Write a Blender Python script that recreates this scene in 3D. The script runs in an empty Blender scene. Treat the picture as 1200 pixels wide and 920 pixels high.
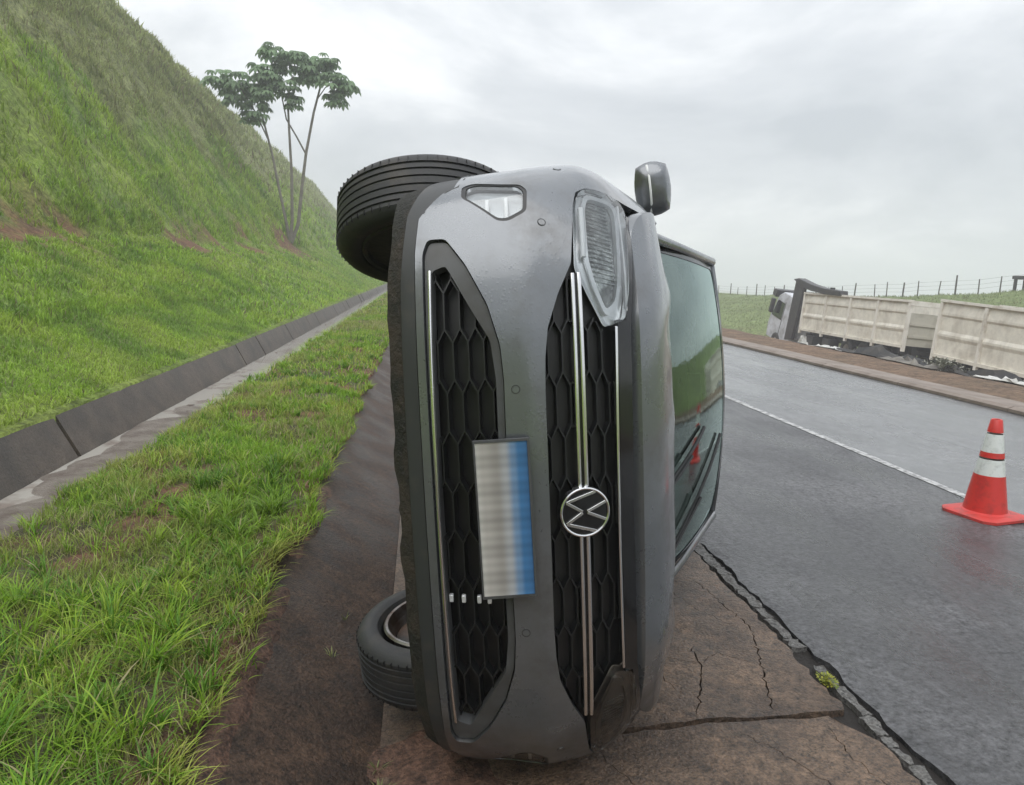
import bpy, bmesh, math, random
import numpy as np
from math import radians, sin, cos, pi, hypot, atan2, sqrt
from mathutils import Vector, Matrix
from mathutils.geometry import delaunay_2d_cdt

random.seed(7)
rng = np.random.default_rng(11)
scn = bpy.context.scene
C = scn.collection

# ------------------------------------------------------------------ camera
cam_d = bpy.data.cameras.new('camera')
cam = bpy.data.objects.new('camera', cam_d)
C.objects.link(cam)
cam_d.sensor_width = 36.0
cam_d.lens = 36.0 * 906.0 / 1200.0
cam_d.clip_start = 0.05
cam_d.clip_end = 6000
R_ = Vector((0.99204233, -0.1147837, 0.05173703))
U_ = Vector((-0.03344248, 0.15593258, 0.98720141))
B_ = Vector((-0.12138212, -0.9810758, 0.15085307))
m = Matrix((R_, U_, B_)).transposed().to_4x4()
m.translation = Vector((0, 0, 1.45))
cam.matrix_world = m
scn.camera = cam

# ------------------------------------------------------------------ render look
scn.view_settings.view_transform = 'Standard'
scn.view_settings.look = 'None'
scn.view_settings.exposure = 0.5
scn.view_settings.gamma = 1.0
scn.cycles.volume_bounces = 2

# ------------------------------------------------------------------ sky (overcast) and weak sun
SUN_EL, SUN_ROT = radians(64), radians(-35)
w = bpy.data.worlds.new('World')
scn.world = w
w.use_nodes = True
nt = w.node_tree
nt.nodes.clear()
def N(nt, typ, **kw):
    n = nt.nodes.new(typ)
    for k, v in kw.items():
        if k.startswith('i_'):
            n.inputs[k[2:].replace('_', ' ')].default_value = v
        else:
            setattr(n, k, v)
    return n
out = N(nt, 'ShaderNodeOutputWorld')
sky = N(nt, 'ShaderNodeTexSky', sky_type='NISHITA', sun_disc=False, sun_elevation=SUN_EL, sun_rotation=SUN_ROT)
bg1 = N(nt, 'ShaderNodeBackground'); bg1.inputs['Strength'].default_value = 0.06
nt.links.new(sky.outputs[0], bg1.inputs[0])
tc = N(nt, 'ShaderNodeTexCoord')
sep = N(nt, 'ShaderNodeSeparateXYZ')
nt.links.new(tc.outputs['Generated'], sep.inputs[0])
# cloud sheet: project the direction on a plane overhead, so that clouds flatten towards the horizon
zc = N(nt, 'ShaderNodeMath', operation='MAXIMUM'); zc.inputs[1].default_value = 0.0
nt.links.new(sep.outputs['Z'], zc.inputs[0])
za = N(nt, 'ShaderNodeMath', operation='ADD'); za.inputs[1].default_value = 0.28
nt.links.new(zc.outputs[0], za.inputs[0])
dx = N(nt, 'ShaderNodeMath', operation='DIVIDE'); dy = N(nt, 'ShaderNodeMath', operation='DIVIDE')
nt.links.new(sep.outputs['X'], dx.inputs[0]); nt.links.new(za.outputs[0], dx.inputs[1])
nt.links.new(sep.outputs['Y'], dy.inputs[0]); nt.links.new(za.outputs[0], dy.inputs[1])
cmb = N(nt, 'ShaderNodeCombineXYZ')
nt.links.new(dx.outputs[0], cmb.inputs[0]); nt.links.new(dy.outputs[0], cmb.inputs[1])
cmb.inputs[2].default_value = 3.7
n1 = N(nt, 'ShaderNodeTexNoise'); n1.inputs['Scale'].default_value = 0.85; n1.inputs['Detail'].default_value = 8; n1.inputs['Roughness'].default_value = 0.56; n1.inputs['Distortion'].default_value = 0.5
nt.links.new(cmb.outputs[0], n1.inputs['Vector'])
ramp = N(nt, 'ShaderNodeValToRGB')
ramp.color_ramp.elements[0].position = 0.36; ramp.color_ramp.elements[0].color = (0.41, 0.44, 0.475, 1)
ramp.color_ramp.elements[1].position = 0.66; ramp.color_ramp.elements[1].color = (0.90, 0.91, 0.92, 1)
e = ramp.color_ramp.elements.new(0.5); e.color = (0.555, 0.58, 0.61, 1)
nt.links.new(n1.outputs[0], ramp.inputs[0])
# an overcast sky is brighter overhead than at the horizon
el = N(nt, 'ShaderNodeMath', operation='MULTIPLY_ADD'); el.inputs[1].default_value = 0.55; el.inputs[2].default_value = 0.98
nt.links.new(zc.outputs[0], el.inputs[0])
bg2 = N(nt, 'ShaderNodeBackground')
nt.links.new(ramp.outputs[0], bg2.inputs[0]); nt.links.new(el.outputs[0], bg2.inputs[1])
mixw = N(nt, 'ShaderNodeMixShader'); mixw.inputs[0].default_value = 0.93
nt.links.new(bg1.outputs[0], mixw.inputs[1]); nt.links.new(bg2.outputs[0], mixw.inputs[2])
nt.links.new(mixw.outputs[0], out.inputs[0])

sun_d = bpy.data.lights.new('sun', 'SUN')
sun_d.energy = 1.5; sun_d.angle = radians(70); sun_d.color = (1, 0.97, 0.93)
sun = bpy.data.objects.new('sun', sun_d); C.objects.link(sun)
sd = Vector((sin(SUN_ROT) * cos(SUN_EL), cos(SUN_ROT) * cos(SUN_EL) * -1, sin(SUN_EL)))
sun.rotation_euler = sd.to_track_quat('Z', 'Y').to_euler()

# ------------------------------------------------------------------ helpers
def mat(name, col, rough=0.6, metal=0.0, noise=None, bump=None, spec=0.5, coat=0.0, attr=False, rnoise=None, speck=None, trans=0.0, coords='Object', alpha=None):
    """noise=(scale, detail, colour2, lo, hi); bump=(scale, strength, distance); rnoise=(scale, rough2, lo, hi)"""
    M = bpy.data.materials.new(name); M.use_nodes = True
    t = M.node_tree; b = t.nodes['Principled BSDF']
    b.inputs['Base Color'].default_value = (*col, 1)
    b.inputs['Roughness'].default_value = rough
    b.inputs['Metallic'].default_value = metal
    b.inputs['Specular IOR Level'].default_value = spec
    b.inputs['Coat Weight'].default_value = coat
    b.inputs['Coat Roughness'].default_value = 0.08
    b.inputs['Transmission Weight'].default_value = trans
    tcn = N(t, 'ShaderNodeTexCoord')
    colsock = None
    if attr:
        a = N(t, 'ShaderNodeAttribute'); a.attribute_name = 'Col'; colsock = a.outputs['Color']
        t.links.new(colsock, b.inputs['Base Color'])
    if noise:
        sc, det, c2, lo, hi = noise
        n = N(t, 'ShaderNodeTexNoise'); n.inputs['Scale'].default_value = sc; n.inputs['Detail'].default_value = det; n.inputs['Roughness'].default_value = 0.6
        t.links.new(tcn.outputs[coords], n.inputs['Vector'])
        mr = N(t, 'ShaderNodeMapRange'); mr.inputs[1].default_value = lo; mr.inputs[2].default_value = hi
        t.links.new(n.outputs[0], mr.inputs[0])
        mx = N(t, 'ShaderNodeMix', data_type='RGBA')
        if colsock: t.links.new(colsock, mx.inputs[6])
        else: mx.inputs[6].default_value = (*col, 1)
        mx.inputs[7].default_value = (*c2, 1)
        t.links.new(mr.outputs[0], mx.inputs[0]); t.links.new(mx.outputs[2], b.inputs['Base Color'])
    if speck:
        sc, amt, sc2 = speck
        src = b.inputs['Base Color'].links[0].from_socket if b.inputs['Base Color'].links else None
        n = N(t, 'ShaderNodeTexNoise'); n.inputs['Scale'].default_value = sc; n.inputs['Detail'].default_value = 3; n.inputs['Roughness'].default_value = .7
        n2 = N(t, 'ShaderNodeTexNoise'); n2.inputs['Scale'].default_value = sc2; n2.inputs['Detail'].default_value = 5; n2.inputs['Roughness'].default_value = .7
        for q in (n, n2): t.links.new(tcn.outputs[coords], q.inputs['Vector'])
        ad = N(t, 'ShaderNodeMath', operation='ADD'); t.links.new(n.outputs[0], ad.inputs[0]); t.links.new(n2.outputs[0], ad.inputs[1])
        mr = N(t, 'ShaderNodeMapRange'); mr.inputs[1].default_value = .75; mr.inputs[2].default_value = 1.25; mr.inputs[3].default_value = 1-amt; mr.inputs[4].default_value = 1+amt
        t.links.new(ad.outputs[0], mr.inputs[0])
        sc_ = N(t, 'ShaderNodeVectorMath', operation='SCALE'); sc_.inputs[0].default_value = col
        if src: t.links.new(src, sc_.inputs[0])
        t.links.new(mr.outputs[0], sc_.inputs[3]); t.links.new(sc_.outputs[0], b.inputs['Base Color'])
    if rnoise:
        sc, r2, lo, hi = rnoise
        n = N(t, 'ShaderNodeTexNoise'); n.inputs['Scale'].default_value = sc; n.inputs['Detail'].default_value = 4
        t.links.new(tcn.outputs[coords], n.inputs['Vector'])
        mr = N(t, 'ShaderNodeMapRange'); mr.inputs[1].default_value = lo; mr.inputs[2].default_value = hi
        mr.inputs[3].default_value = rough; mr.inputs[4].default_value = r2
        t.links.new(n.outputs[0], mr.inputs[0]); t.links.new(mr.outputs[0], b.inputs['Roughness'])
    if bump:
        sc, st, di = bump
        n = N(t, 'ShaderNodeTexNoise'); n.inputs['Scale'].default_value = sc; n.inputs['Detail'].default_value = 5; n.inputs['Roughness'].default_value = 0.65
        t.links.new(tcn.outputs[coords], n.inputs['Vector'])
        bp = N(t, 'ShaderNodeBump'); bp.inputs['Strength'].default_value = st; bp.inputs['Distance'].default_value = di
        t.links.new(n.outputs[0], bp.inputs['Height']); t.links.new(bp.outputs[0], b.inputs['Normal'])
    return M

def link_mesh(name, me, parent=None, m=None):
    o = bpy.data.objects.new(name, me)
    C.objects.link(o)
    if m is not None and not me.materials: me.materials.append(m)
    if parent is not None: o.parent = parent
    return o

def tag(o, label=None, cat=None, group=None, kind=None):
    if label: o['label'] = label
    if cat: o['category'] = cat
    if group: o['group'] = group
    if kind: o['kind'] = kind
    return o

def empty(name, loc, label, cat, group=None, rot=None):
    o = bpy.data.objects.new(name, None); C.objects.link(o)
    o.empty_display_size = 0.2
    o.location = loc
    if rot: o.rotation_euler = rot
    return tag(o, label, cat, group)

class MB:
    def __init__(s): s.v = []; s.f = []
    def quad(s, a, b, c, d):
        n = len(s.v); s.v += [tuple(a), tuple(b), tuple(c), tuple(d)]; s.f.append((n, n+1, n+2, n+3))
    def box(s, lo, hi, M=None):
        x0, y0, z0 = lo; x1, y1, z1 = hi
        p = [Vector(q) for q in ((x0,y0,z0),(x1,y0,z0),(x1,y1,z0),(x0,y1,z0),(x0,y0,z1),(x1,y0,z1),(x1,y1,z1),(x0,y1,z1))]
        if M is not None: p = [M @ q for q in p]
        s.hexa(p); return s
    def hexa(s, p):
        n = len(s.v); s.v += [tuple(q) for q in p]
        s.f += [tuple(n+i for i in f) for f in ((0,3,2,1),(4,5,6,7),(0,1,5,4),(1,2,6,5),(2,3,7,6),(3,0,4,7))]
    def tube(s, pts, r, n=8, cap=True, flat=1.0):
        pts = [Vector(p) for p in pts]; k = len(pts)
        rs = r if isinstance(r, (list, tuple)) else [r]*k
        base = len(s.v)
        up = None
        for i, p in enumerate(pts):
            t = (pts[min(i+1, k-1)] - pts[max(i-1, 0)]).normalized()
            if up is None:
                up = Vector((0,0,1)) if abs(t.z) < 0.9 else Vector((1,0,0))
            a = t.cross(up).normalized(); b = a.cross(t).normalized(); up = b
            for j in range(n):
                an = 2*pi*j/n
                s.v.append(tuple(p + a*cos(an)*rs[i] + b*sin(an)*rs[i]*flat))
        for i in range(k-1):
            for j in range(n):
                a0 = base+i*n+j; a1 = base+i*n+(j+1) % n
                s.f.append((a0, a1, a1+n, a0+n))
        if cap:
            s.f.append(tuple(base+j for j in range(n))[::-1])
            s.f.append(tuple(base+(k-1)*n+j for j in range(n)))
        return s
    def lathe(s, prof, n=48, M=None, closed=False):
        """prof: (r, z) pairs revolved about z"""
        base = len(s.v); k = len(prof)
        for (r, z) in prof:
            for j in range(n):
                an = 2*pi*j/n; q = Vector((r*cos(an), r*sin(an), z))
                if M is not None: q = M @ q
                s.v.append(tuple(q))
        for i in range(k if closed else k-1):
            i2 = (i+1) % k
            for j in range(n):
                j2 = (j+1) % n
                s.f.append((base+i*n+j, base+i*n+j2, base+i2*n+j2, base+i2*n+j))
        return s
    def build(s, name, m, parent=None, smooth=True, ang=35, bevel=None):
        me = bpy.data.meshes.new(name); me.from_pydata(s.v, [], s.f); me.update()
        bm = bmesh.new(); bm.from_mesh(me); bmesh.ops.recalc_face_normals(bm, faces=bm.faces); bm.to_mesh(me); bm.free()
        if smooth:
            me.shade_smooth(); me.set_sharp_from_angle(angle=radians(ang))
        o = link_mesh(name, me, parent, m)
        if bevel:
            b = o.modifiers.new('bevel', 'BEVEL'); b.width = bevel; b.segments = 2; b.limit_method = 'ANGLE'
        return o

def ctab(xs, ys, n=300):
    xs = np.array(xs, float); ys = np.array(ys, float); mm = np.gradient(ys, xs)
    X = np.linspace(xs[0], xs[-1], n); i = np.clip(np.searchsorted(xs, X)-1, 0, len(xs)-2)
    h = xs[i+1]-xs[i]; t = (X-xs[i])/h
    return X, (2*t**3-3*t**2+1)*ys[i]+(t**3-2*t**2+t)*h*mm[i]+(-2*t**3+3*t**2)*ys[i+1]+(t**3-t**2)*h*mm[i+1]

def inpoly(P, poly):
    x, y = P[:, 0], P[:, 1]; r = np.zeros(len(P), bool); n = len(poly)
    for i in range(n):
        x0, y0 = poly[i]; x1, y1 = poly[(i+1) % n]
        c = ((y0 > y) != (y1 > y))
        with np.errstate(divide='ignore', invalid='ignore'):
            xi = (x1-x0)*(y-y0)/((y1-y0) if y1 != y0 else 1e-12)+x0
        r ^= c & (x < xi)
    return r

def resample(poly, step):
    o = []
    n = len(poly)
    for i in range(n):
        a = np.array(poly[i], float); b = np.array(poly[(i+1) % n], float)
        k = max(1, int(math.ceil(np.linalg.norm(b-a)/step)))
        for j in range(k): o.append(a+(b-a)*j/k)
    return np.array(o)

def round_poly(poly, r=0.01, seg=3):
    """round each corner of a polygon by cutting back r along both edges"""
    o = []; n = len(poly)
    for i in range(n):
        p = np.array(poly[i], float); a = np.array(poly[i-1], float); b = np.array(poly[(i+1) % n], float)
        la, lb = np.linalg.norm(a-p), np.linalg.norm(b-p)
        rr = min(r, la*0.4, lb*0.4)
        p0 = p+(a-p)/la*rr; p1 = p+(b-p)/lb*rr
        for k in range(seg+1):
            t = k/seg; o.append((1-t)**2*p0+2*t*(1-t)*p+t*t*p1)
    return [tuple(q) for q in o]

def mirror(half):
    """half outline listed from the middle of one edge to the middle of the other, s >= 0"""
    return list(half)+[(-s, u) for s, u in reversed(half) if abs(s) > 1e-6]

def patch(name, outline, holes, fn, step, rim, m, parent=None, d=0.0, rim_all=True, ang=40, jitter=0.0, smooth=True, hole_rim=None):
    """a sheet cut to an outline with holes in a 2-D parameter plane, laid on a surface fn(P(n,2), offset), with its edges turned in by rim"""
    loops = [resample(outline, step)]+[resample(h, step) for h in holes]
    pts = []; edges = []
    for L in loops:
        b = len(pts); k = len(L)
        pts += [tuple(q) for q in L]; edges += [(b+i, b+(i+1) % k) for i in range(k)]
    lo = loops[0].min(0); hi = loops[0].max(0)
    nx = max(1, int((hi[0]-lo[0])/step)); ny = max(1, int((hi[1]-lo[1])/step))
    gx, gy = np.meshgrid(lo[0]+(np.arange(nx)+.5)*(hi[0]-lo[0])/nx, lo[1]+(np.arange(ny)+.5)*(hi[1]-lo[1])/ny)
    G = np.stack([gx.ravel(), gy.ravel()], -1)
    if jitter: G = G+rng.uniform(-jitter, jitter, G.shape)*step
    k = inpoly(G, loops[0])
    for h in loops[1:]: k &= ~inpoly(G, h)
    # keep interior points off the loops
    B = np.concatenate(loops)
    G = G[k]
    if len(G):
        keep = np.ones(len(G), bool)
        for c in range(0, len(G), 2000):
            dd = np.hypot(G[c:c+2000, None, 0]-B[None, :, 0], G[c:c+2000, None, 1]-B[None, :, 1]).min(1)
            keep[c:c+2000] = dd > step*0.35
        G = G[keep]
    pts += [tuple(q) for q in G]
    V, E_, F_, ov, oe, of = delaunay_2d_cdt([Vector((float(a), float(b))) for a, b in pts], edges, [], 0, 1e-6)
    V = np.array([(v.x, v.y) for v in V])
    F_ = np.array([f for f in F_ if len(f) == 3])
    cen = V[F_].mean(1)
    ok = inpoly(cen, [tuple(q) for q in loops[0]])
    for h in loops[1:]: ok &= ~inpoly(cen, [tuple(q) for q in h])
    F_ = F_[ok]
    top = fn(V, d)
    faces = [tuple(int(i) for i in f) for f in F_]
    verts = [tuple(map(float, q)) for q in top]
    if rim:
        cnt = {}
        for f in faces:
            for i in range(3):
                a, b = f[i], f[(i+1) % 3]; cnt.setdefault((min(a, b), max(a, b)), []).append((a, b))
        bnd = [e[0] for e in cnt.values() if len(e) == 1]
        used = sorted({i for e in bnd for i in e}); base = len(verts)
        low = fn(V[used], d+rim); idx = {u: base+i for i, u in enumerate(used)}
        verts += [tuple(map(float, q)) for q in low]
        faces += [(a, idx[a], idx[b], b) for a, b in bnd]
    me = bpy.data.meshes.new(name); me.from_pydata(verts, [], faces); me.update()
    bm = bmesh.new(); bm.from_mesh(me); bmesh.ops.delete(bm, geom=[v for v in bm.verts if not v.link_faces], context='VERTS'); bmesh.ops.recalc_face_normals(bm, faces=bm.faces); bm.to_mesh(me); bm.free()
    if smooth: me.shade_smooth(); me.set_sharp_from_angle(angle=radians(ang))
    return link_mesh(name, me, parent, m)

def vnoise(x, y, seed=0):
    """smooth value noise"""
    xi = np.floor(x).astype(np.int64); yi = np.floor(y).astype(np.int64)
    fx = x-xi; fy = y-yi; fx = fx*fx*(3-2*fx); fy = fy*fy*(3-2*fy)
    def h(a, b):
        n = (a*374761393+b*668265263+seed*1442695041) & 0x7fffffff
        n = ((n ^ (n >> 13))*1274126177) & 0x7fffffff
        return ((n ^ (n >> 16)) & 0xffff)/65535.0
    return (h(xi, yi)*(1-fx)+h(xi+1, yi)*fx)*(1-fy)+(h(xi, yi+1)*(1-fx)+h(xi+1, yi+1)*fx)*fy
def fbm(x, y, o=4, seed=0):
    s = 0; a = .5; t = 0
    for i in range(o):
        s = s+a*vnoise(x*2**i, y*2**i, seed+i*17); t += a; a *= .5
    return s/t
def sstep(a, b, x):
    t = np.clip((x-a)/(b-a), 0, 1); return t*t*(3-2*t)

def np_mesh(name, V, F, col=None, m=None, parent=None, smooth=False):
    """fast mesh from numpy arrays (F: n x 3 or n x 4)"""
    me = bpy.data.meshes.new(name)
    k = F.shape[1]
    me.vertices.add(len(V)); me.vertices.foreach_set('co', V.astype(np.float32).ravel())
    me.loops.add(F.size); me.loops.foreach_set('vertex_index', F.astype(np.int32).ravel())
    me.polygons.add(len(F)); me.polygons.foreach_set('loop_start', np.arange(0, F.size, k, dtype=np.int32))
    me.polygons.foreach_set('use_smooth', np.full(len(F), smooth))
    me.update(calc_edges=True)
    if col is not None:
        a = me.attributes.new('Col', 'FLOAT_COLOR', 'POINT')
        a.data.foreach_set('color', np.concatenate([col, np.ones((len(col), 1))], 1).astype(np.float32).ravel())
    return link_mesh(name, me, parent, m)

# ------------------------------------------------------------------ materials
M_ground = mat('ground_soil', (0.1, 0.15, 0.04), 0.9, attr=True, bump=(7, 1.0, 0.12), speck=(11, .55, 2.5))
M_blade = mat('grass_blade', (0.1, 0.2, 0.03), 0.5, attr=True, spec=0.35)
def leafy(M, k):
    t = M.node_tree; b = t.nodes['Principled BSDF']; o = t.nodes['Material Output']; tr = N(t, 'ShaderNodeBsdfTranslucent'); mi = N(t, 'ShaderNodeMixShader'); mi.inputs[0].default_value = k
    if b.inputs['Base Color'].links: t.links.new(b.inputs['Base Color'].links[0].from_socket, tr.inputs[0])
    t.links.new(b.outputs[0], mi.inputs[1]); t.links.new(tr.outputs[0], mi.inputs[2]); t.links.new(mi.outputs[0], o.inputs['Surface'])
leafy(M_blade, .38)
M_asph = mat('wet_asphalt', (0.036, 0.036, 0.039), 0.46, noise=(0.9, 7, (0.072, 0.072, 0.076), 0.42, 0.62), bump=(48, 1.0, 0.010), spec=0.75, speck=(55, 1.0, 22))
M_lane = mat('wet_lane_asphalt', (0.095, 0.096, 0.099), 0.28, noise=(1.5, 5, (0.13, 0.13, 0.135), 0.4, 0.7), bump=(90, 0.3, 0.004), rnoise=(0.6, 0.12, 0.35, 0.6), spec=0.8, speck=(60, .45, 8))
def streaks(M, sx, sy, r0, r1, amt):
    t = M.node_tree; b = t.nodes['Principled BSDF']; tcn = N(t, 'ShaderNodeTexCoord'); mp = N(t, 'ShaderNodeMapping'); mp.inputs['Scale'].default_value = (sx, sy, 1)
    t.links.new(tcn.outputs['Object'], mp.inputs[0]); n = N(t, 'ShaderNodeTexNoise'); n.inputs['Scale'].default_value = 1; n.inputs['Detail'].default_value = 7; n.inputs['Roughness'].default_value = .62; n.inputs['Distortion'].default_value = .6
    t.links.new(mp.outputs[0], n.inputs['Vector'])
    mr = N(t, 'ShaderNodeMapRange'); mr.inputs[1].default_value = .36; mr.inputs[2].default_value = .64; mr.inputs[3].default_value = r0; mr.inputs[4].default_value = r1
    t.links.new(n.outputs[0], mr.inputs[0]); t.links.new(mr.outputs[0], b.inputs['Roughness'])
    m2 = N(t, 'ShaderNodeMapRange'); m2.inputs[1].default_value = .36; m2.inputs[2].default_value = .64; m2.inputs[3].default_value = 1-amt; m2.inputs[4].default_value = 1+amt
    t.links.new(n.outputs[0], m2.inputs[0]); src = b.inputs['Base Color'].links[0].from_socket; sc_ = N(t, 'ShaderNodeVectorMath', operation='SCALE')
    t.links.new(src, sc_.inputs[0]); t.links.new(m2.outputs[0], sc_.inputs[3]); t.links.new(sc_.outputs[0], b.inputs['Base Color'])
streaks(M_asph, 2.2, .45, .20, .52, .30); streaks(M_lane, 1.6, .3, .12, .34, .12)
M_line = mat('worn_road_paint', (0.46, 0.46, 0.46), 0.4, noise=(16, 7, (0.11, 0.11, 0.11), 0.44, 0.62), bump=(150, 0.3, 0.004))
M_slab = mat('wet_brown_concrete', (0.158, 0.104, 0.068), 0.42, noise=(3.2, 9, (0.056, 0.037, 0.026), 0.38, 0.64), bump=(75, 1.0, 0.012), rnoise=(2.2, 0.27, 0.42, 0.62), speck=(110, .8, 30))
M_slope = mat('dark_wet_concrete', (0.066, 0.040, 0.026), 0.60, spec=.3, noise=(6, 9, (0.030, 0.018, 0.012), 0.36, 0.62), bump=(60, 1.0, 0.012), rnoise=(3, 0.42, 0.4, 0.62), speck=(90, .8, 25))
M_panel = mat('grey_wet_concrete', (0.100, 0.078, 0.061), 0.55, noise=(3, 8, (0.055, 0.046, 0.038), 0.4, 0.66), bump=(50, 0.8, 0.008), speck=(60, .4, 12))
M_chfloor = mat('channel_silt', (0.17, 0.145, 0.12), 0.5, noise=(4, 6, (0.09, 0.065, 0.05), 0.4, 0.62), bump=(30, 0.7, 0.02))
M_water = mat('shallow_water', (0.40, 0.38, 0.34), 0.05, noise=(3, 3, (0.24, 0.20, 0.17), 0.50, 0.65), bump=(14, 0.04, 0.01), spec=0.9)
M_curb = mat('pale_concrete', (0.24, 0.195, 0.165), 0.6, noise=(2, 6, (0.15, 0.115, 0.09), 0.4, 0.65), bump=(30, 0.5, 0.01))
M_crack = mat('dark_joint_soil', (0.018, 0.015, 0.013), 0.8, bump=(40, 0.8, 0.02))
M_filler = mat('crumbly_filler', (0.21, 0.205, 0.195), 0.5, noise=(30, 5, (0.075, 0.07, 0.065), 0.42, 0.6), bump=(60, 1.0, 0.02), speck=(90, .9, 30))
M_redsoil = mat('red_soil', (0.13, 0.07, 0.047), 0.7, speck=(70, .7, 20), noise=(14, 6, (0.07, 0.038, 0.026), 0.4, 0.65), bump=(40, 1.0, 0.02))

# ------------------------------------------------------------------ terrain
def ground_z(X, Y):
    X = np.asarray(X, float); Y = np.asarray(Y, float)
    zb = 1.72+0.016*np.clip(Y, 0, 70)                       # height of the toe of the steep slope
    crest = 15.0-0.016*np.clip(Y, 0, 200)
    fade = 1-sstep(95, 300, Y)
    d = -X
    low = 0.12+(zb-0.12)*(np.clip((d-2.98)/(7.0-2.98), 0, 1)**1.12)
    up = zb+(crest-zb)*np.clip((d-7.0)/9.0, 0, 1)
    top = crest+np.clip(d-16, 0, 300)*0.03
    z = np.where(d < 7.0, low, np.where(d < 16, up, top))
    # soften toe and crest
    z = z-0.35*np.exp(-((d-7.0)/0.9)**2)*0.5-0.5*np.exp(-((d-16)/1.2)**2)
    hf = sstep(3.4, 6.5, d); uf = sstep(6.5, 9, d)
    z = z+hf*(fbm(X*.55, Y*.55, 3, 3)-.5)*0.55+uf*((fbm(X*.35+4, Y*.16, 3, 9)-.5)*1.7+(fbm(X*1.6, Y*1.2, 3, 21)-.5)*0.95)
    zl = z*fade+(1-fade)*(-3.0)
    zl = np.where(d < 4, np.where(Y > 112, z*np.clip(fade+0.2, 0, 1), z), zl)
    # right-hand side
    zt = np.interp(Y, [-100, 20, 33, 40, 45, 56, 76, 120, 200, 500], [2.3, 2.4, 2.3, 2.02, 1.62, 1.12, 0.55, 0.3, 0.0, -1.5])
    verge = np.interp(X, [8.4, 10.2, 10.7, 14.2, 21.0], [-0.02, 0.0, -0.05, -1.72, -1.75])
    bank = -1.75+(zt+1.75)*np.clip((X-21)/12.0, 0, 1)**0.85
    zr = np.where(X < 21, verge, np.where(X < 33, bank, zt-np.clip(X-33, 0, 900)*0.012))
    zr = zr+sstep(9, 12, X)*(fbm(X*.8, Y*.8, 3, 5)-.5)*0.22
    dip = -0.9
    z = np.where(X < -2.97, zl, np.where(X > 8.42, zr, dip))
    return z

xs = np.concatenate([-np.geomspace(300, 60, 14), np.arange(-55, -20, 2.2), np.arange(-20, -2.98, 0.30), [-2.975, -2.90, 0, 3, 8.35, 8.43], np.arange(8.7, 24, 0.5), np.arange(24, 36, 0.8), np.geomspace(38, 740, 16)])
ys = np.concatenate([[-300, -100, -40, -20, -10, -5], np.arange(-3, 30, 0.32), np.arange(30, 70, 0.6), np.arange(70, 130, 1.5), np.geomspace(132, 840, 28)])
XX, YY = np.meshgrid(xs, ys); ZZ = ground_z(XX, YY)
far = np.hypot(XX, YY)
def hill_colours(X, Y):
    """the plants' and soil's own colour over the left-hand hill: fresh green low down, olive tussocks above, red soil where it has slipped"""
    d = -X
    n = fbm(X*.7, Y*.45, 4, 31); n2 = fbm(X*2.6, Y*1.9, 3, 57)
    fresh = np.array([0.265, 0.405, 0.050]); deep = np.array([0.155, 0.265, 0.042]); olive = np.array([0.285, 0.310, 0.135]); soil = np.array([0.16, 0.080, 0.045]); lime = np.array([0.32, 0.42, 0.07])
    a = sstep(.35, .7, n2)[..., None]
    c = fresh*(1-a)+deep*a
    b = (sstep(.45, .7, fbm(X*1.3+8, Y*.8, 3, 77))*0.7)[..., None]
    c = c*(1-b)+lime*b
    lim = 9.3+(n-.5)*5.0
    o = (sstep(-0.4, 1.0, d-lim)*0.85)[..., None]
    c = c*(1-o)+(olive*(0.45+1.1*n2[..., None]))*o
    edge = np.exp(-((d-(6.75+(n-.5)*1.2))/0.75)**2)*sstep(.38, .48, fbm(X*.5, Y*.28+3, 3, 91))*sstep(60, 30, Y)*sstep(.35, .55, fbm(X*3, Y*2.4, 3, 191))
    tree = np.exp(-(((X+7.0)/1.0)**2+((Y-43.5)/2.2)**2))
    s = np.clip(edge*1.4+tree*1.1, 0, 1)
    return c, s, soil
def ground_cols(X, Y):
    c, s, soil = hill_colours(X, Y)
    red = np.array([0.20, 0.125, 0.080]); brown = np.array([0.12, 0.085, 0.055]); fieldg = np.array([0.150, 0.195, 0.065])
    # green is thin at ground level: soil shows through
    c = c*0.62+np.array([0.09, 0.075, 0.04])*0.38
    c = c*(1-s[..., None])+soil*s[..., None]
    n = fbm(X*.9, Y*.9, 4, 13)[..., None]
    v = red*(1-n)+brown*n
    g = fieldg*(0.65+0.7*n)
    t = sstep(19.5, 22.5, X+(n[..., 0]-.5)*3)[..., None]
    r = v*(1-t)+g*t
    return np.where(X[..., None] > 5, r, c)
V = np.stack([XX, YY, ZZ], -1).reshape(-1, 3)
ny_, nx_ = XX.shape
ii = np.arange(nx_-1)[None, :]+np.arange(ny_-1)[:, None]*nx_
F = np.stack([ii, ii+1, ii+1+nx_, ii+nx_], -1).reshape(-1, 4)
g = np_mesh('ground', V, F, ground_cols(XX, YY).reshape(-1, 3), M_ground, smooth=True)
tag(g, kind='structure')

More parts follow.
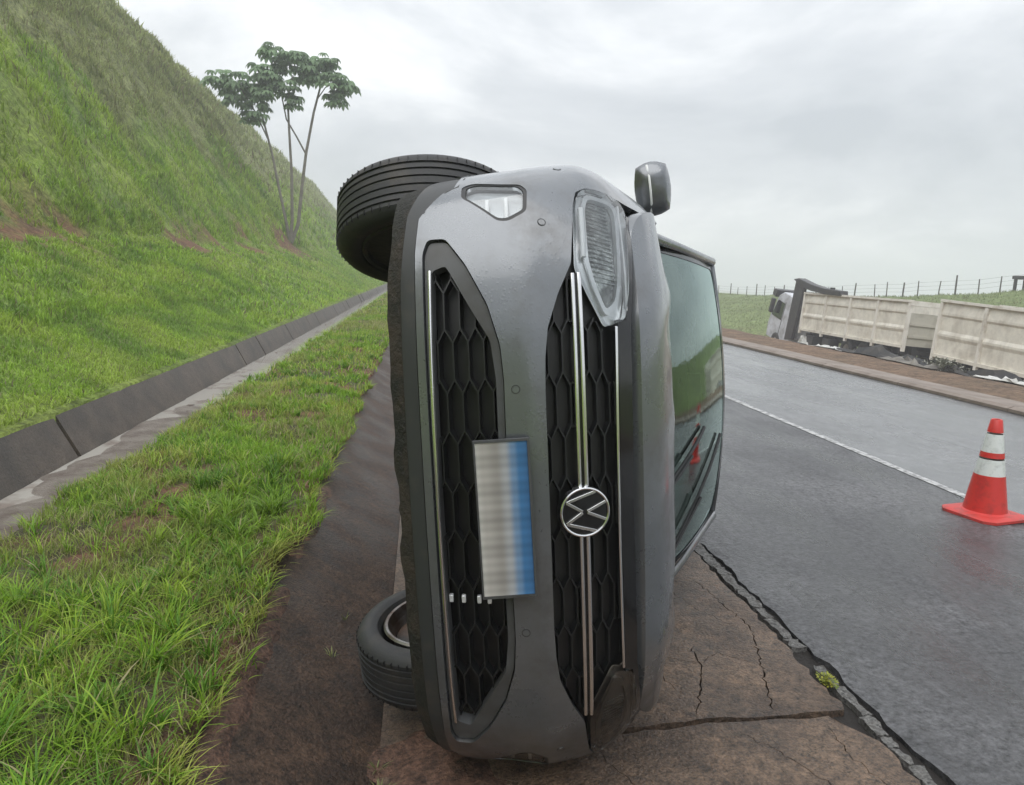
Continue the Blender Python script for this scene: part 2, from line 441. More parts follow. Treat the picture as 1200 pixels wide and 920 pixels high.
# the grass verge between the two drains
def verge_edge(Y): return -0.57+0.05*(fbm(Y*1.7, Y*0+2, 3, 4)-.5)*2+0.03*np.sin(Y*5.1)
def verge_z(X, Y):
    t = np.clip((X+2.10)/1.55, 0, 1)
    return 0.02+0.07*t+0.06*np.sin(t*pi)+(fbm(X*3, Y*3, 3, 44)-.5)*0.07
yv = np.concatenate([np.arange(-1.5, 14, 0.06), np.arange(14, 40, 0.25), np.geomspace(40, 330, 50)])
tv = np.linspace(0, 1, 40)
Yv, Tv = np.meshgrid(yv, tv, indexing='ij')
xl = np.interp(Yv, [3, 8, 15], [-2.10, -1.97, -1.93])+0.05*(fbm(Yv*1.3, Yv*0+9, 3, 6)-.5)*2
Xv = xl+(verge_edge(Yv)-xl)*Tv
Zv = verge_z(Xv, Yv)
Zv[:, 0] = -0.3; Zv[:, 1] = np.minimum(Zv[:, 1], -0.02); Zv[:, -1] = 0.03-0.3; Xv[:, -1] += 0.01
def verge_cols(X, Y):
    n = fbm(X*2.2, Y*1.6, 4, 61)
    soil = np.array([0.15, 0.072, 0.044]); dark = np.array([0.075, 0.070, 0.032])
    s = np.clip(sstep(.30, .0, np.abs(X+0.56))*1.2*sstep(.38, .58, fbm(X*3, Y*3, 3, 19)+0.12)+sstep(.56, .68, n)*.9, 0, 1)[..., None]
    return dark*(1-s)+soil*s
F = (lambda a, b: np.stack([(np.arange(b-1)[None, :]+np.arange(a-1)[:, None]*b)]*4, -1)+np.array([0, 1, b+1, b]))(*Xv.shape).reshape(-1, 4)
vo = np_mesh('verge_ground', np.stack([Xv, Yv, Zv], -1).reshape(-1, 3), F, verge_cols(Xv, Yv).reshape(-1, 3), M_ground, smooth=True)
tag(vo, kind='structure')

# ------------------------------------------------------------------ grass
def blades(P, H, Wd, lean, col, az=None, seg=3, drop=0.35):
    """P n x 3 roots, H heights, Wd widths, lean 0..1, col n x 3"""
    n = len(P)
    az = rng.uniform(0, 2*pi, n) if az is None else az
    fa = az+rng.uniform(-0.6, 0.6, n)+pi/2
    dirv = np.stack([np.cos(az), np.sin(az), np.zeros(n)], -1); side = np.stack([np.cos(fa), np.sin(fa), np.zeros(n)], -1)
    ts = np.linspace(0, 1, seg+1)
    V = []
    for k, t in enumerate(ts):
        c = P+np.array([0, 0, 1])*(H*(t-drop*lean*t*t*1.2))[:, None]+dirv*(H*lean*t**1.7)[:, None]
        if k < seg:
            w = (Wd*(1-t**1.5*0.8)*.5)[:, None]
            V += [c-side*w, c+side*w]
        else: V += [c]
    V = np.stack(V, 1)      # n, 2seg+1, 3
    nv = V.shape[1]; base = (np.arange(n)*nv)[:, None]
    F = []
    for k in range(seg-1):
        a = 2*k; F += [(a, a+1, a+3), (a, a+3, a+2)]
    F += [(2*seg-2, 2*seg-1, 2*seg)]
    F = (base[:, None, :]*0+base[:, :, None]+np.array(F)[None]).reshape(-1, 3)
    # tips slightly paler
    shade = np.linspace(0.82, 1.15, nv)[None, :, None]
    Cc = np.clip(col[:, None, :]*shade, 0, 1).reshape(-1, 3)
    return V.reshape(-1, 3), F, Cc
def grass_object(name, parts, label, cat='grass'):
    off = 0; Vs, Fs, Cs = [], [], []
    for V, F, Cc in parts:
        Vs.append(V); Fs.append(F+off); Cs.append(Cc); off += len(V)
    o = np_mesh(name, np.concatenate(Vs), np.concatenate(Fs), np.concatenate(Cs), M_blade)
    tag(o, label, cat, kind='stuff'); return o

GREEN = np.array([[0.215, 0.375, 0.030], [0.110, 0.245, 0.022], [0.300, 0.435, 0.045], [0.370, 0.410, 0.085], [0.38, 0.34, 0.18]])
def pick(n, wts, X, Y, seed):
    f = fbm(X*2.0, Y*1.5, 3, seed)+rng.normal(0, .12, n)
    q = np.quantile(f, np.cumsum(wts)[:-1])
    k = np.searchsorted(q, f)
    c = GREEN[k]*rng.uniform(.75, 1.25, (n, 1))
    yel = sstep(.46, .62, fbm(X*1.1+5, Y*.8, 3, seed+3))[:, None]*.65
    c = c*(1-yel)+np.array([.31, .33, .10])*rng.uniform(.7, 1.25, (n, 1))*yel
    dead = rng.random(n) < 0.05+.30*sstep(.52, .66, fbm(X*1.9, Y*1.3+7, 3, seed+9))
    c[dead] = GREEN[4]*rng.uniform(.7, 1.2, (dead.sum(), 1))
    return c
def verge_points(n, y0, y1, p=1.0):
    Y = y0+(y1-y0)*rng.random(n)**p
    e = verge_edge(Y)
    xl0 = np.interp(Y, [3, 8, 15], [-2.08, -1.95, -1.91]); X = xl0+(e-xl0+0.01)*rng.random(n)
    return X, Y
parts = []
# short dense cover, nearest first
for n, y0, y1, p, h, wd in ((42000, 1.0, 4.5, 1, .060, .0048), (42000, 4.5, 9, 1, .065, .007), (26000, 9, 22, 1, .07, .012), (16000, 22, 90, 1.4, .09, .03)):
    X, Y = verge_points(n, y0, y1, p)
    keep = rng.random(n) < np.clip(0.20+2.0*(fbm(X*3, Y*3, 3, 19)-.25), 0.05, 1)*(1-.75*sstep(.60, .68, fbm(X*2.2, Y*1.6, 4, 61)))*np.where(X > -0.72, 0.55, 1)
    X, Y = X[keep], Y[keep]; k = len(X)
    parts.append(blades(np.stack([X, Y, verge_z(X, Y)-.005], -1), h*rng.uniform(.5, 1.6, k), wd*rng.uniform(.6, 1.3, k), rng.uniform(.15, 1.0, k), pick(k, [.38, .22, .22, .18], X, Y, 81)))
# tufts of long blades
def tufts(nt_, y0, y1, per, h, wd, xlo=-1.98, xhi=None, bias=None, dark=1.0):
    for i in range(nt_):
        Y = y0+(y1-y0)*random.random(); xe = float(verge_edge(np.array([Y]))[0]) if xhi is None else xhi
        X = xlo+(xe-xlo)*(random.random()**(bias or 1))
        k = int(per*random.uniform(.6, 1.4)); r = rng.uniform(0, .045, k)*(h/.15); a = rng.uniform(0, 2*pi, k)
        P = np.stack([X+r*np.cos(a), Y+r*np.sin(a), np.zeros(k)], -1); P[:, 2] = verge_z(P[:, 0], P[:, 1])-.005
        hh = h*random.uniform(.7, 1.3)*rng.uniform(.5, 1.15, k)
        cc = GREEN[random.choice([0, 0, 1, 1, 2])]*dark*rng.uniform(.7, 1.3, (k, 1))
        dd = rng.random(k) < .04; cc[dd] = GREEN[4]
        parts.append(blades(P, hh, wd*rng.uniform(.6, 1.3, k), rng.uniform(.3, 1.15, k), cc, az=a+rng.normal(0, .5, k), seg=4))
tufts(230, 1.2, 3.0, 26, .135, .0065, xhi=-0.85)
tufts(120, 1.3, 3.6, 16, .10, .006, xlo=-1.2)
tufts(330, 3.0, 7.5, 20, .10, .007)
tufts(60, 3.6, 5.2, 34, .13, .009, xlo=-1.25, xhi=-0.72, dark=0.8)
tufts(160, 7, 16, 20, .12, .012)
tufts(16, 1.7, 2.8, 26, .15, .008, xlo=-0.9, xhi=-0.62)
for i in range(95):
    Y = 1.4+8*random.random()**1.6; X = float(verge_edge(np.array([Y]))[0])-random.uniform(-.01, .05); k = random.randint(6, 22)
    if fbm(np.array([Y*1.9]), np.array([3.3]), 3, 7)[0] < .42: continue
    P = np.stack([X+rng.normal(0, .02, k), Y+rng.normal(0, .03, k), np.zeros(k)], -1); P[:, 2] = verge_z(P[:, 0], P[:, 1])-.01
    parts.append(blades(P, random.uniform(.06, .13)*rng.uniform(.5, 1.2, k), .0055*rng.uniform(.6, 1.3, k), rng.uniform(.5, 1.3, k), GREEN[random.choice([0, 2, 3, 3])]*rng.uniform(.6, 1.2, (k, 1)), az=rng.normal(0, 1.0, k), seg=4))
grass_object('verge_grass', parts, 'bright green grass growing on the strip between the two drains')

# hillside
def surf_pts(n, x0, x1, y0, y1, py=1.0):
    X = x0+(x1-x0)*rng.random(n); Y = y0+(y1-y0)*rng.random(n)**py
    return X, Y
parts = []
for n, x0, x1, y0, y1, py, h, wd, sg in ((52000, -3.02, -4.6, 4.5, 16, 1, .085, .011, 3), (52000, -4.2, -7.4, 6, 22, 1, .12, .018, 3), (30000, -3.02, -7.4, 16, 60, 1.25, .17, .035, 2),
                                          (12000, -3.02, -7.4, 60, 160, 1.1, .35, .12, 2), (95000, -7, -13, 8, 48, 1, .22, .030, 2), (50000, -12, -17, 20, 60, 1, .28, .050, 2), (32000, -7, -17.5, 40, 150, 1.2, .40, .10, 2)):
    X, Y = surf_pts(n, x0, x1, y0, y1, py)
    c, s, soil = hill_colours(X, Y)
    d = -X
    keep = rng.random(n) > s*1.15
    clump = fbm(X*1.5+2, Y*1.1, 3, 23)
    keep &= (rng.random(n) < np.where(d > 7, np.clip(.45+2.2*(clump-.35), .30, 1), .95))
    X, Y, c, clump, d = X[keep], Y[keep], c[keep], clump[keep], d[keep]; k = len(X)
    hh = h*rng.uniform(.45, 1.35, k)*np.where(d > 7, .55+1.1*clump, 1)
    col = c*rng.uniform(.68, 1.38, (k, 1))
    dead = rng.random(k) < np.where(d > 9.5, .18, .07); col[dead] = np.array([.26, .235, .13])*rng.uniform(.6, 1.1, (dead.sum(), 1))
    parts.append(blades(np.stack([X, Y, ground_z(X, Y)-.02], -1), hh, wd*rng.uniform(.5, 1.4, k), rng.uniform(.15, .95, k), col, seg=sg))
grass_object('hillside_grass', parts, 'green grass and olive tussocks covering the steep hillside left of the road')
# far bank right of the road
parts = []
for n, x0, x1, y0, y1, h, wd in ((60000, 20.5, 34, 16, 120, .15, .030), (2600, 10.8, 15, 9, 60, .14, .03)):
    X, Y = surf_pts(n, x0, x1, y0, y1); k = n
    col = np.array([.165, .205, .070])*rng.uniform(.7, 1.25, (k, 1))*(0.7+0.6*fbm(X*.5, Y*.3, 3, 8))[:, None]
    dead = rng.random(k) < .15; col[dead] = np.array([.24, .22, .12])
    parts.append(blades(np.stack([X, Y, ground_z(X, Y)-.02], -1), h*rng.uniform(.4, 1.3, k), wd*rng.uniform(.5, 1.4, k), rng.uniform(.2, .9, k), col, seg=2))
grass_object('bank_grass', parts, 'rough green grass on the low bank beyond the wrecked truck')

# ------------------------------------------------------------------ left drain: sloping concrete panels and silted floor
def strip(name, prof, y0, y1, m, dy=1.0, parent=None, wob=0.0, kind='structure', zfn=None):
    """prof: (x, z) points swept along Y"""
    ys_ = np.concatenate([np.arange(y0, min(y1, 40), dy), np.geomspace(min(y1, 40), y1, 30)]) if y1 > 40 else np.arange(y0, y1+dy*.5, dy)
    P = np.array(prof, float)
    V = np.stack([np.broadcast_to(P[None, :, 0], (len(ys_), len(P))), np.broadcast_to(ys_[:, None], (len(ys_), len(P))), np.broadcast_to(P[None, :, 1], (len(ys_), len(P)))], -1).copy()
    if wob: V[..., 2] += (fbm(V[..., 0]*4, V[..., 1]*2, 3, 71)-.5)*wob
    if zfn is not None: V[..., 2] += zfn(V[..., 1])
    a, b = V.shape[:2]
    F = (np.stack([(np.arange(b-1)[None, :]+np.arange(a-1)[:, None]*b)]*4, -1)+np.array([0, 1, b+1, b])).reshape(-1, 4)
    o = np_mesh(name, V.reshape(-1, 3), F, None, m, parent, smooth=True)
    if kind: tag(o, kind=kind)
    return o
drain = empty('hillside_drain', (-2.8, 6, -0.25), 'grey concrete lined drain running along the foot of the grassy hillside', 'drain')
drain_inv = drain.matrix_basis.copy()
def under(o, p):
    """parent while keeping coordinates given in world space"""
    o.parent = p; o.matrix_parent_inverse = Matrix.Translation(p.location).inverted() if p.rotation_euler[:] == (0, 0, 0) else p.matrix_basis.inverted()
    return o
ypan = -1.0
joints = [-0.9, 0.6, 2.1, 3.65, 5.15, 6.68, 8.10, 9.59, 11.2, 13.0]
while joints[-1] < 75: joints.append(joints[-1]+1.55+random.uniform(-.05, .05))
for i in range(len(joints)-1):
    a, b = joints[i]+.020, joints[i+1]-.020
    mb = MB()
    j0, j1 = random.uniform(-.014, .014), random.uniform(-.014, .014)
    k = 6
    rows = []
    for q in range(k+1):
        y = a+(b-a)*q/k; o_ = j0+(j1-j0)*q/k
        rows.append([(-2.76+o_, y, -.262+o_*.4), (-2.87+o_, y, -.07+o_*.4), (-2.965+o_, y, .095+random.uniform(-.004, .004)), (-3.04+o_, y, .10), (-3.06, y, -.02), (-2.90, y, -.30)])
    for q in range(k):
        for r in range(5): mb.quad(rows[q][r], rows[q][r+1], rows[q+1][r+1], rows[q+1][r])
    for e_ in (rows[0], rows[k]):
        n = len(mb.v); mb.v += e_; mb.f.append(tuple(range(n, n+6)))
    o = mb.build('concrete_panel', M_panel, None, ang=30); under(o, drain)
o = strip('drain_floor', [(-2.80, -.27), (-2.66, -.262), (-2.4, -.255), (-2.15, -.25)], -3, 300, M_chfloor, .25, wob=.035, kind=None, zfn=lambda y: .030-.045*sstep(7.0, 13.0, y)); under(o, drain)
o = strip('far_lining', [(-2.72, -.28), (-2.80, -.262), (-2.965, .09), (-3.04, .10)], 75.5, 300, M_panel, 2, kind=None); under(o, drain)
wl = strip('drain_water', [(-2.775, -.238), (-2.5, -.238), (-2.0, -.238)], 5.0, 300, M_water, 1.0)
wl['label'] = 'thin sheet of pale water on the drain floor'
# leaf litter and silt lumps in the drain
for i in range(26):
    y = random.uniform(5, 24); x = random.uniform(-2.72, -2.3)
    mb = MB(); r = random.uniform(.012, .045)
    bm = bmesh.new(); bmesh.ops.create_icosphere(bm, subdivisions=2, radius=r)
    for v in bm.verts: v.co *= random.uniform(.55, 1.25); v.co.z *= .28; v.co.y *= random.uniform(1.5, 2.0)
    me = bpy.data.meshes.new('silt_lump'); bm.to_mesh(me); bm.free(); me.shade_smooth()
    o = link_mesh('silt_lump', me, None, M_redsoil if i % 2 else M_chfloor); o.location = (x, y, -.24)
    under(o, drain); o['kind'] = 'stuff'

# ------------------------------------------------------------------ roadside gutter under the car
def gut_z(X):
    return np.interp(X, [-0.61, -0.55, -0.16, -0.09, -0.04, 0.2, 0.45, 1.0, 1.55], [0.055, 0.047, -0.138, -0.165, -0.158, -0.105, -0.062, -0.018, -0.004])
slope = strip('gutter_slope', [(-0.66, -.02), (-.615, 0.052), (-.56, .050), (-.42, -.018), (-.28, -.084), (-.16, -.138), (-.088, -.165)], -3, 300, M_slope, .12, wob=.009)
def gfn(P, d):
    z = gut_z(P[:, 0])+(fbm(P[:, 0]*2.2, P[:, 1]*2.2, 3, 15)-.5)*0.016*sstep(-0.05, .15, P[:, 0])
    if d <= 0: z = z+(fbm(P[:, 0]*16, P[:, 1]*16, 3, 35)-.5)*0.008*sstep(-0.05, .15, P[:, 0])
    return np.stack([P[:, 0], P[:, 1], z-d], -1)
def crack_poly(pts, w0, seed, step=0.018):
    w0 *= .62
    r_ = random.Random(seed)
    L = []
    for a, b in zip(pts[:-1], pts[1:]):
        n = max(1, int(hypot(b[0]-a[0], b[1]-a[1])/step))
        for i in range(n):
            t = i/n; L.append((a[0]+(b[0]-a[0])*t+r_.uniform(-.009, .009), a[1]+(b[1]-a[1])*t+r_.uniform(-.009, .009)))
    L.append(pts[-1])
    l, r = [], []
    for i, p in enumerate(L):
        q0 = L[max(i-1, 0)]; q1 = L[min(i+1, len(L)-1)]
        tx, ty = q1[0]-q0[0], q1[1]-q0[1]; h = hypot(tx, ty); nx, ny = -ty/h, tx/h
        w = w0*r_.uniform(.35, 1.3)*(0.25 if i in (0, len(L)-1) else 1)
        l.append((p[0]+nx*w, p[1]+ny*w)); r.append((p[0]-nx*w, p[1]-ny*w))
    return l+r[::-1]
def slab_outline(y0, y1, seed, jag0=True):
    r_ = random.Random(seed)
    o = [(-0.086, y0)]
    n = 22
    for i in range(1, n): o.append((-0.086+1.61*i/n, y0+r_.uniform(-.010, .010)+0.04*(i/n)))
    for i in range(int((y1-y0)/.05)+1):
        y = y0+.05+(y1-y0-.08)*i/((y1-y0)/.05+1); o.append((1.540+r_.uniform(-.014, .012), y))
    for i in range(n-1, 0, -1): o.append((-0.086+1.61*i/n, y1+r_.uniform(-.010, .010)+0.04*(i/n)))
    o.append((-0.086, y1)); return o
gut = empty('roadside_gutter', (0.7, 2.3, -0.1), 'cracked brown concrete gutter slabs between the overturned car and the asphalt', 'gutter')
cracks = [crack_poly(p, w_, s_) for p, w_, s_ in (
    ([(1.40, 3.50), (1.45, 3.14), (1.46, 2.98), (1.36, 2.66), (1.275, 2.385)], .0050, 1),
    ([(1.14, 2.84), (1.12, 2.66), (1.02, 2.43), (.99, 2.365)], .0050, 2),
    ([(1.13, 2.72), (.99, 2.78), (.86, 2.74)], .0030, 3),
    ([(1.10, 2.70), (1.24, 2.80), (1.34, 2.72)], .0028, 8),
    ([(0.97, 2.76), (.95, 2.62), (.99, 2.50)], .0026, 9),
    ([(1.22, 3.45), (1.29, 3.2), (1.40, 3.02)], .0030, 4))]
s1 = patch('concrete_slab', slab_outline(2.315, 5.3, 5), cracks, gfn, .038, .045, M_slab, jitter=.2, ang=50); under(s1, gut)
s0 = patch('concrete_slab', slab_outline(-0.7, 2.285, 6), [crack_poly([(1.10, 2.24), (1.18, 2.16), (1.24, 2.05), (1.30, 1.9)], .0032, 5), crack_poly([(.62, 2.2), (.70, 2.02), (.86, 1.9)], .0028, 6), crack_poly([(1.42, 2.28), (1.40, 2.1), (1.46, 1.92)], .0028, 10)], gfn, .038, .045, M_slab, jitter=.2, ang=50); under(s0, gut)
yy = 5.33
while yy < 60:
    mb = MB(); y1 = yy+2.96; k = 8; xs_ = [-.086, -.04, .2, .45, 1.0, 1.53]
    zs_ = gut_z(np.array(xs_))
    for i in range(5): mb.quad((xs_[i], yy, zs_[i]), (xs_[i+1], yy, zs_[i+1]), (xs_[i+1], y1, zs_[i+1]), (xs_[i], y1, zs_[i]))
    for y_ in (yy, y1):
        for i in range(5): mb.quad((xs_[i], y_, zs_[i]), (xs_[i+1], y_, zs_[i+1]), (xs_[i+1], y_, zs_[i+1]-.05), (xs_[i], y_, zs_[i]-.05))
    mb.quad((xs_[5], yy, zs_[5]), (xs_[5], y1, zs_[5]), (xs_[5], y1, -.06), (xs_[5], yy, -.06))
    o = mb.build('concrete_slab', M_slab); under(o, gut); yy += 2.99
o = strip('joint_bed', [(-.12, -.22), (.45, -.10), (1.0, -.055), (1.52, -.030), (1.70, -.026)], -3, 62, M_crack, .5, kind=None); under(o, gut)
o = strip('far_gutter_lining', [(-.088, -.165), (.45, -.06), (1.53, -.005)], 62, 300, M_slab, 3, kind=None); under(o, gut)
# crumbly filler in the long joint beside the asphalt: broken pieces
fr = random.Random(4)
y = 1.2
while y < 14:
    L = fr.uniform(.05, .20)*(1 if y < 6 else 3); gap = fr.uniform(.002, .014)
    if fr.random() < (.05 if y > 2.75 else .22): y += L*.7; continue
    n = max(3, int(L/.035)); w0 = fr.uniform(.020, .030) if y > 2.65 else fr.uniform(.012, .024); cx = 1.590+fr.uniform(-.007, .007)
    out_ = [(cx-w0+fr.uniform(-.008, .008), y+L*i/n) for i in range(n+1)]+[(cx+w0+fr.uniform(-.010, .010), y+L*i/n) for i in range(n, -1, -1)]
    o = patch('filler_piece', out_, [], lambda P, d: np.stack([P[:, 0], P[:, 1], -.009+(fbm(P[:, 0]*40, P[:, 1]*40, 3, 2)-.3)*.014-d], -1), .012, .03, M_filler, jitter=.3, ang=60)
    under(o, gut); y += L+gap
# silt and fallen soil lying in the gutter bottom
def lump_sheet(name, cx, cy, rx, ry, h, m, seed, kind='stuff'):
    n = 26; V = []; F = []
    for i in range(n):
        for j in range(n):
            a, b = (i/(n-1)*2-1), (j/(n-1)*2-1)
            x = cx+a*rx; y_ = cy+b*ry
            r = hypot(a, b)+ (float(fbm(np.array([x*9.]), np.array([y_*9.]), 3, seed)[0])-.5)*.9
            hh = h*max(-.25, (1-r*r))*(0.6+.8*float(fbm(np.array([x*22.]), np.array([y_*22.]), 3, seed+5)[0]))
            V.append((x, y_, float(gut_z(np.array([x]))[0])+hh-.004))
    for i in range(n-1):
        for j in range(n-1): F.append((i*n+j, i*n+j+1, (i+1)*n+j+1, (i+1)*n+j))
    o = np_mesh(name, np.array(V), np.array(F), None, m, smooth=True)
    return o
o = lump_sheet('red_mud', .10, 2.20, .22, .34, .022, M_redsoil, 3); tag(o, 'patch of red mud in the gutter bottom under the front wheel', 'mud', kind='stuff')
o = lump_sheet('verge_soil', -.555, 2.55, .06, .75, .022, M_redsoil, 9); tag(o, 'crumbled red soil along the grass edge beside the gutter', 'soil', kind='stuff')
o = lump_sheet('verge_soil', -.565, 4.3, .06, .7, .02, M_redsoil, 19); tag(o, 'reddish soil at the grass edge further along the gutter', 'soil', kind='stuff')
# small tufts in the gutter bottom
parts = []
for (cx, cy, hh, kk) in ((-.075, 2.20, .05, 26), (-.05, 2.10, .06, 30), (-.09, 2.32, .04, 16), (-.30, 2.9, .04, 9), (-.28, 3.25, .04, 7), (-.06, 2.0, .06, 26)):
    a = rng.uniform(0, 2*pi, kk); r = rng.uniform(0, .022, kk)
    P = np.stack([cx+r*np.cos(a), cy+r*np.sin(a), np.zeros(kk)], -1); P[:, 2] = gut_z(P[:, 0])
    parts.append(blades(P, hh*rng.uniform(.4, 1.2, kk), .0055*rng.uniform(.6, 1.3, kk), rng.uniform(.4, 1.3, kk), np.array([.20, .22, .09])*rng.uniform(.6, 1.4, (kk, 1)), az=a, seg=3))
grass_object('gutter_weeds', parts, 'small pale weeds growing along the bottom of the gutter')
# yellow-green weed in the crack
weed = empty('crack_weed', (1.575, 2.56, -.01), 'small yellow-green weed growing in the joint at the asphalt edge', 'weed')
M_weed = mat('yellow_leaf', (0.36, 0.34, 0.03), .5, noise=(60, 2, (0.16, 0.22, 0.02), .4, .6))
mb = MB(); ms = MB()
for i in range(220):
    a = random.uniform(0, 2*pi); r = random.uniform(0, .046); h = random.uniform(.005, .036)*(1-r/.06)
    p = Vector((cos(a)*r*.8, sin(a)*r*1.4, h)); L = random.uniform(.006, .012); t = Vector((random.uniform(-1, 1), random.uniform(-1, 1), random.uniform(.0, .9))).normalized(); s_ = t.cross(Vector((0, 0, 1))).normalized()*L*.35
    mb.quad(p, p+t*L*.5+s_, p+t*L, p+t*L*.5-s_)
    if i % 6 == 0: ms.tube([(0, 0, -.01), tuple(p)], .0008, 4)
mb.build('leaves', M_weed, weed, smooth=False); ms.build('stem', M_weed, weed)

# ------------------------------------------------------------------ road
def road_edge_outline():
    r_ = random.Random(3); o = []
    for i in range(0, 240): o.append((1.640+r_.uniform(-.012, .012)+.006*sin(i*.7), -2+i*.07))
    return o
left = road_edge_outline()
ol = left+[(1.65, 300), (3.985, 300), (3.985, -2)]
V = []; F = []
# shoulder: a sheet with a ragged left edge that has real thickness
yl = [p[1] for p in left]+list(np.geomspace(15, 300, 40)); xl_ = [p[0] for p in left]+[1.65]*40
cols_ = [0, .02, .3, .7, 1.0]
for i, (x, y) in enumerate(zip(xl_, yl)):
    V.append((x+.004, y, -.045)); 
    for c in cols_: V.append((x+(4.06-x)*c, y, 0.0-(.006+.004*sin(i*1.3) if c == 0 else 0)))
k = len(cols_)+1
for i in range(len(yl)-1):
    for j in range(k-1): F.append((i*k+j, i*k+j+1, (i+1)*k+j+1, (i+1)*k+j))
o = np_mesh('road_shoulder', np.array(V), np.array(F), None, M_asph, smooth=False); tag(o, kind='structure')
o = strip('road', [(4.06, 0.0), (5.8, .012), (7.70, 0.0)], -3, 400, M_lane, 1.0); tag(o, kind='structure')
# worn edge line
V = []; F = []; r_ = random.Random(9)
ny2 = 700
for i in range(ny2):
    y = -1+i*.09 if i < 400 else 35+(i-400)**1.5*.06
    V += [(4.005+r_.uniform(-.006, .006), y, .004), (4.085+r_.uniform(-.006, .006), y, .0045)]
    if i: F.append((2*i-2, 2*i-1, 2*i+1, 2*i))
o = np_mesh('edge_line', np.array(V), np.array(F), None, M_line); tag(o, kind='structure')
# shallow concrete edge strip across the road, then bare earth
cs = empty('road_edge_strip', (8.0, 12, 0), 'pale concrete edge strip along the far side of the road', 'kerb')
y = 2.0
while y < 120:
    L = 2.4; mb = MB(); j = random.uniform(-.006, .006)
    pr = [(7.715+j, -.05), (7.715+j, .045), (7.80, .075), (8.42, .05+j), (8.46, -.10)]
    for a_, b_ in zip(pr[:-1], pr[1:]): mb.quad((a_[0], y+.008, a_[1]), (b_[0], y+.008, b_[1]), (b_[0], y+L-.008, b_[1]), (a_[0], y+L-.008, a_[1]))
    for y_ in (y+.008, y+L-.008):
        n = len(mb.v); mb.v += [(p[0], y_, p[1]) for p in pr]; mb.f.append(tuple(range(n, n+5)))
    o = mb.build('kerb_block', M_curb, ang=25); under(o, cs); y += L
# puddle-dark seam along the far road edge
o = strip('gutter_seam', [(7.695, .0045), (7.83-.116, .0045)], -3, 300, M_crack, 2.0); tag(o, kind='structure')

# ================================================================== THE CAR
# local frame of the car: x to its own left... (x = -w), y towards its tail, z towards its roof; it lies on its left side
c_, s_ = np.cos, np.sin
yaw_, lean_, tilt_ = 0.12226167, 0.09492702, 0.00550117
Mw = np.array([[0, 0, 1.], [0, 1, 0], [1, 0, 0]])
Rz = np.array([[c_(yaw_), s_(yaw_), 0], [-s_(yaw_), c_(yaw_), 0], [0, 0, 1]])
Ry = np.array([[c_(lean_), 0, -s_(lean_)], [0, 1, 0], [s_(lean_), 0, c_(lean_)]])
Rx = np.array([[1, 0, 0], [0, c_(tilt_), -s_(tilt_)], [0, s_(tilt_), c_(tilt_)]])
Rt = Rz@Ry@Rx@Mw@np.diag([-1, 1, 1])
T0 = np.array([-0.18487958, 1.93029577, 0.82427546-0.022])
car = bpy.data.objects.new('overturned_car', None); C.objects.link(car)
car.matrix_world = Matrix.Translation(Vector(T0.tolist())) @ Matrix(Rt.tolist()).to_4x4()
tag(car, 'dark grey passenger car lying on its left side in the gutter', 'car')

M_paint = mat('wet_grey_paint', (0.168, 0.179, 0.194), .31, metal=.6, coat=.75)
t = M_paint.node_tree; b = t.nodes['Principled BSDF']
tcn = N(t, 'ShaderNodeTexCoord')
# rain drops: two sizes of small domes
vo1 = N(t, 'ShaderNodeTexVoronoi'); vo1.inputs['Scale'].default_value = 95
vo2 = N(t, 'ShaderNodeTexVoronoi'); vo2.inputs['Scale'].default_value = 42
for v_ in (vo1, vo2): t.links.new(tcn.outputs['Object'], v_.inputs['Vector'])
m1 = N(t, 'ShaderNodeMapRange'); m1.inputs[1].default_value = .0; m1.inputs[2].default_value = .34; m1.inputs[3].default_value = 1; m1.inputs[4].default_value = 0
m2 = N(t, 'ShaderNodeMapRange'); m2.inputs[1].default_value = .0; m2.inputs[2].default_value = .20; m2.inputs[3].default_value = 1.4; m2.inputs[4].default_value = 0
t.links.new(vo1.outputs['Distance'], m1.inputs[0]); t.links.new(vo2.outputs['Distance'], m2.inputs[0])
mxx = N(t, 'ShaderNodeMath', operation='MAXIMUM'); t.links.new(m1.outputs[0], mxx.inputs[0]); t.links.new(m2.outputs[0], mxx.inputs[1])
bp = N(t, 'ShaderNodeBump'); bp.inputs['Strength'].default_value = .15; bp.inputs['Distance'].default_value = .0012
t.links.new(mxx.outputs[0], bp.inputs['Height']); t.links.new(bp.outputs[0], b.inputs['Normal']); t.links.new(bp.outputs[0], b.inputs['Coat Normal'])
# road film: a thin uneven film of brown dirt
nn = N(t, 'ShaderNodeTexNoise'); nn.inputs['Scale'].default_value = 5; nn.inputs['Detail'].default_value = 8; nn.inputs['Roughness'].default_value = .7
t.links.new(tcn.outputs['Object'], nn.inputs['Vector'])
mr = N(t, 'ShaderNodeMapRange'); mr.inputs[1].default_value = .50; mr.inputs[2].default_value = .80; mr.inputs[3].default_value = 0; mr.inputs[4].default_value = .75
t.links.new(nn.outputs[0], mr.inputs[0])
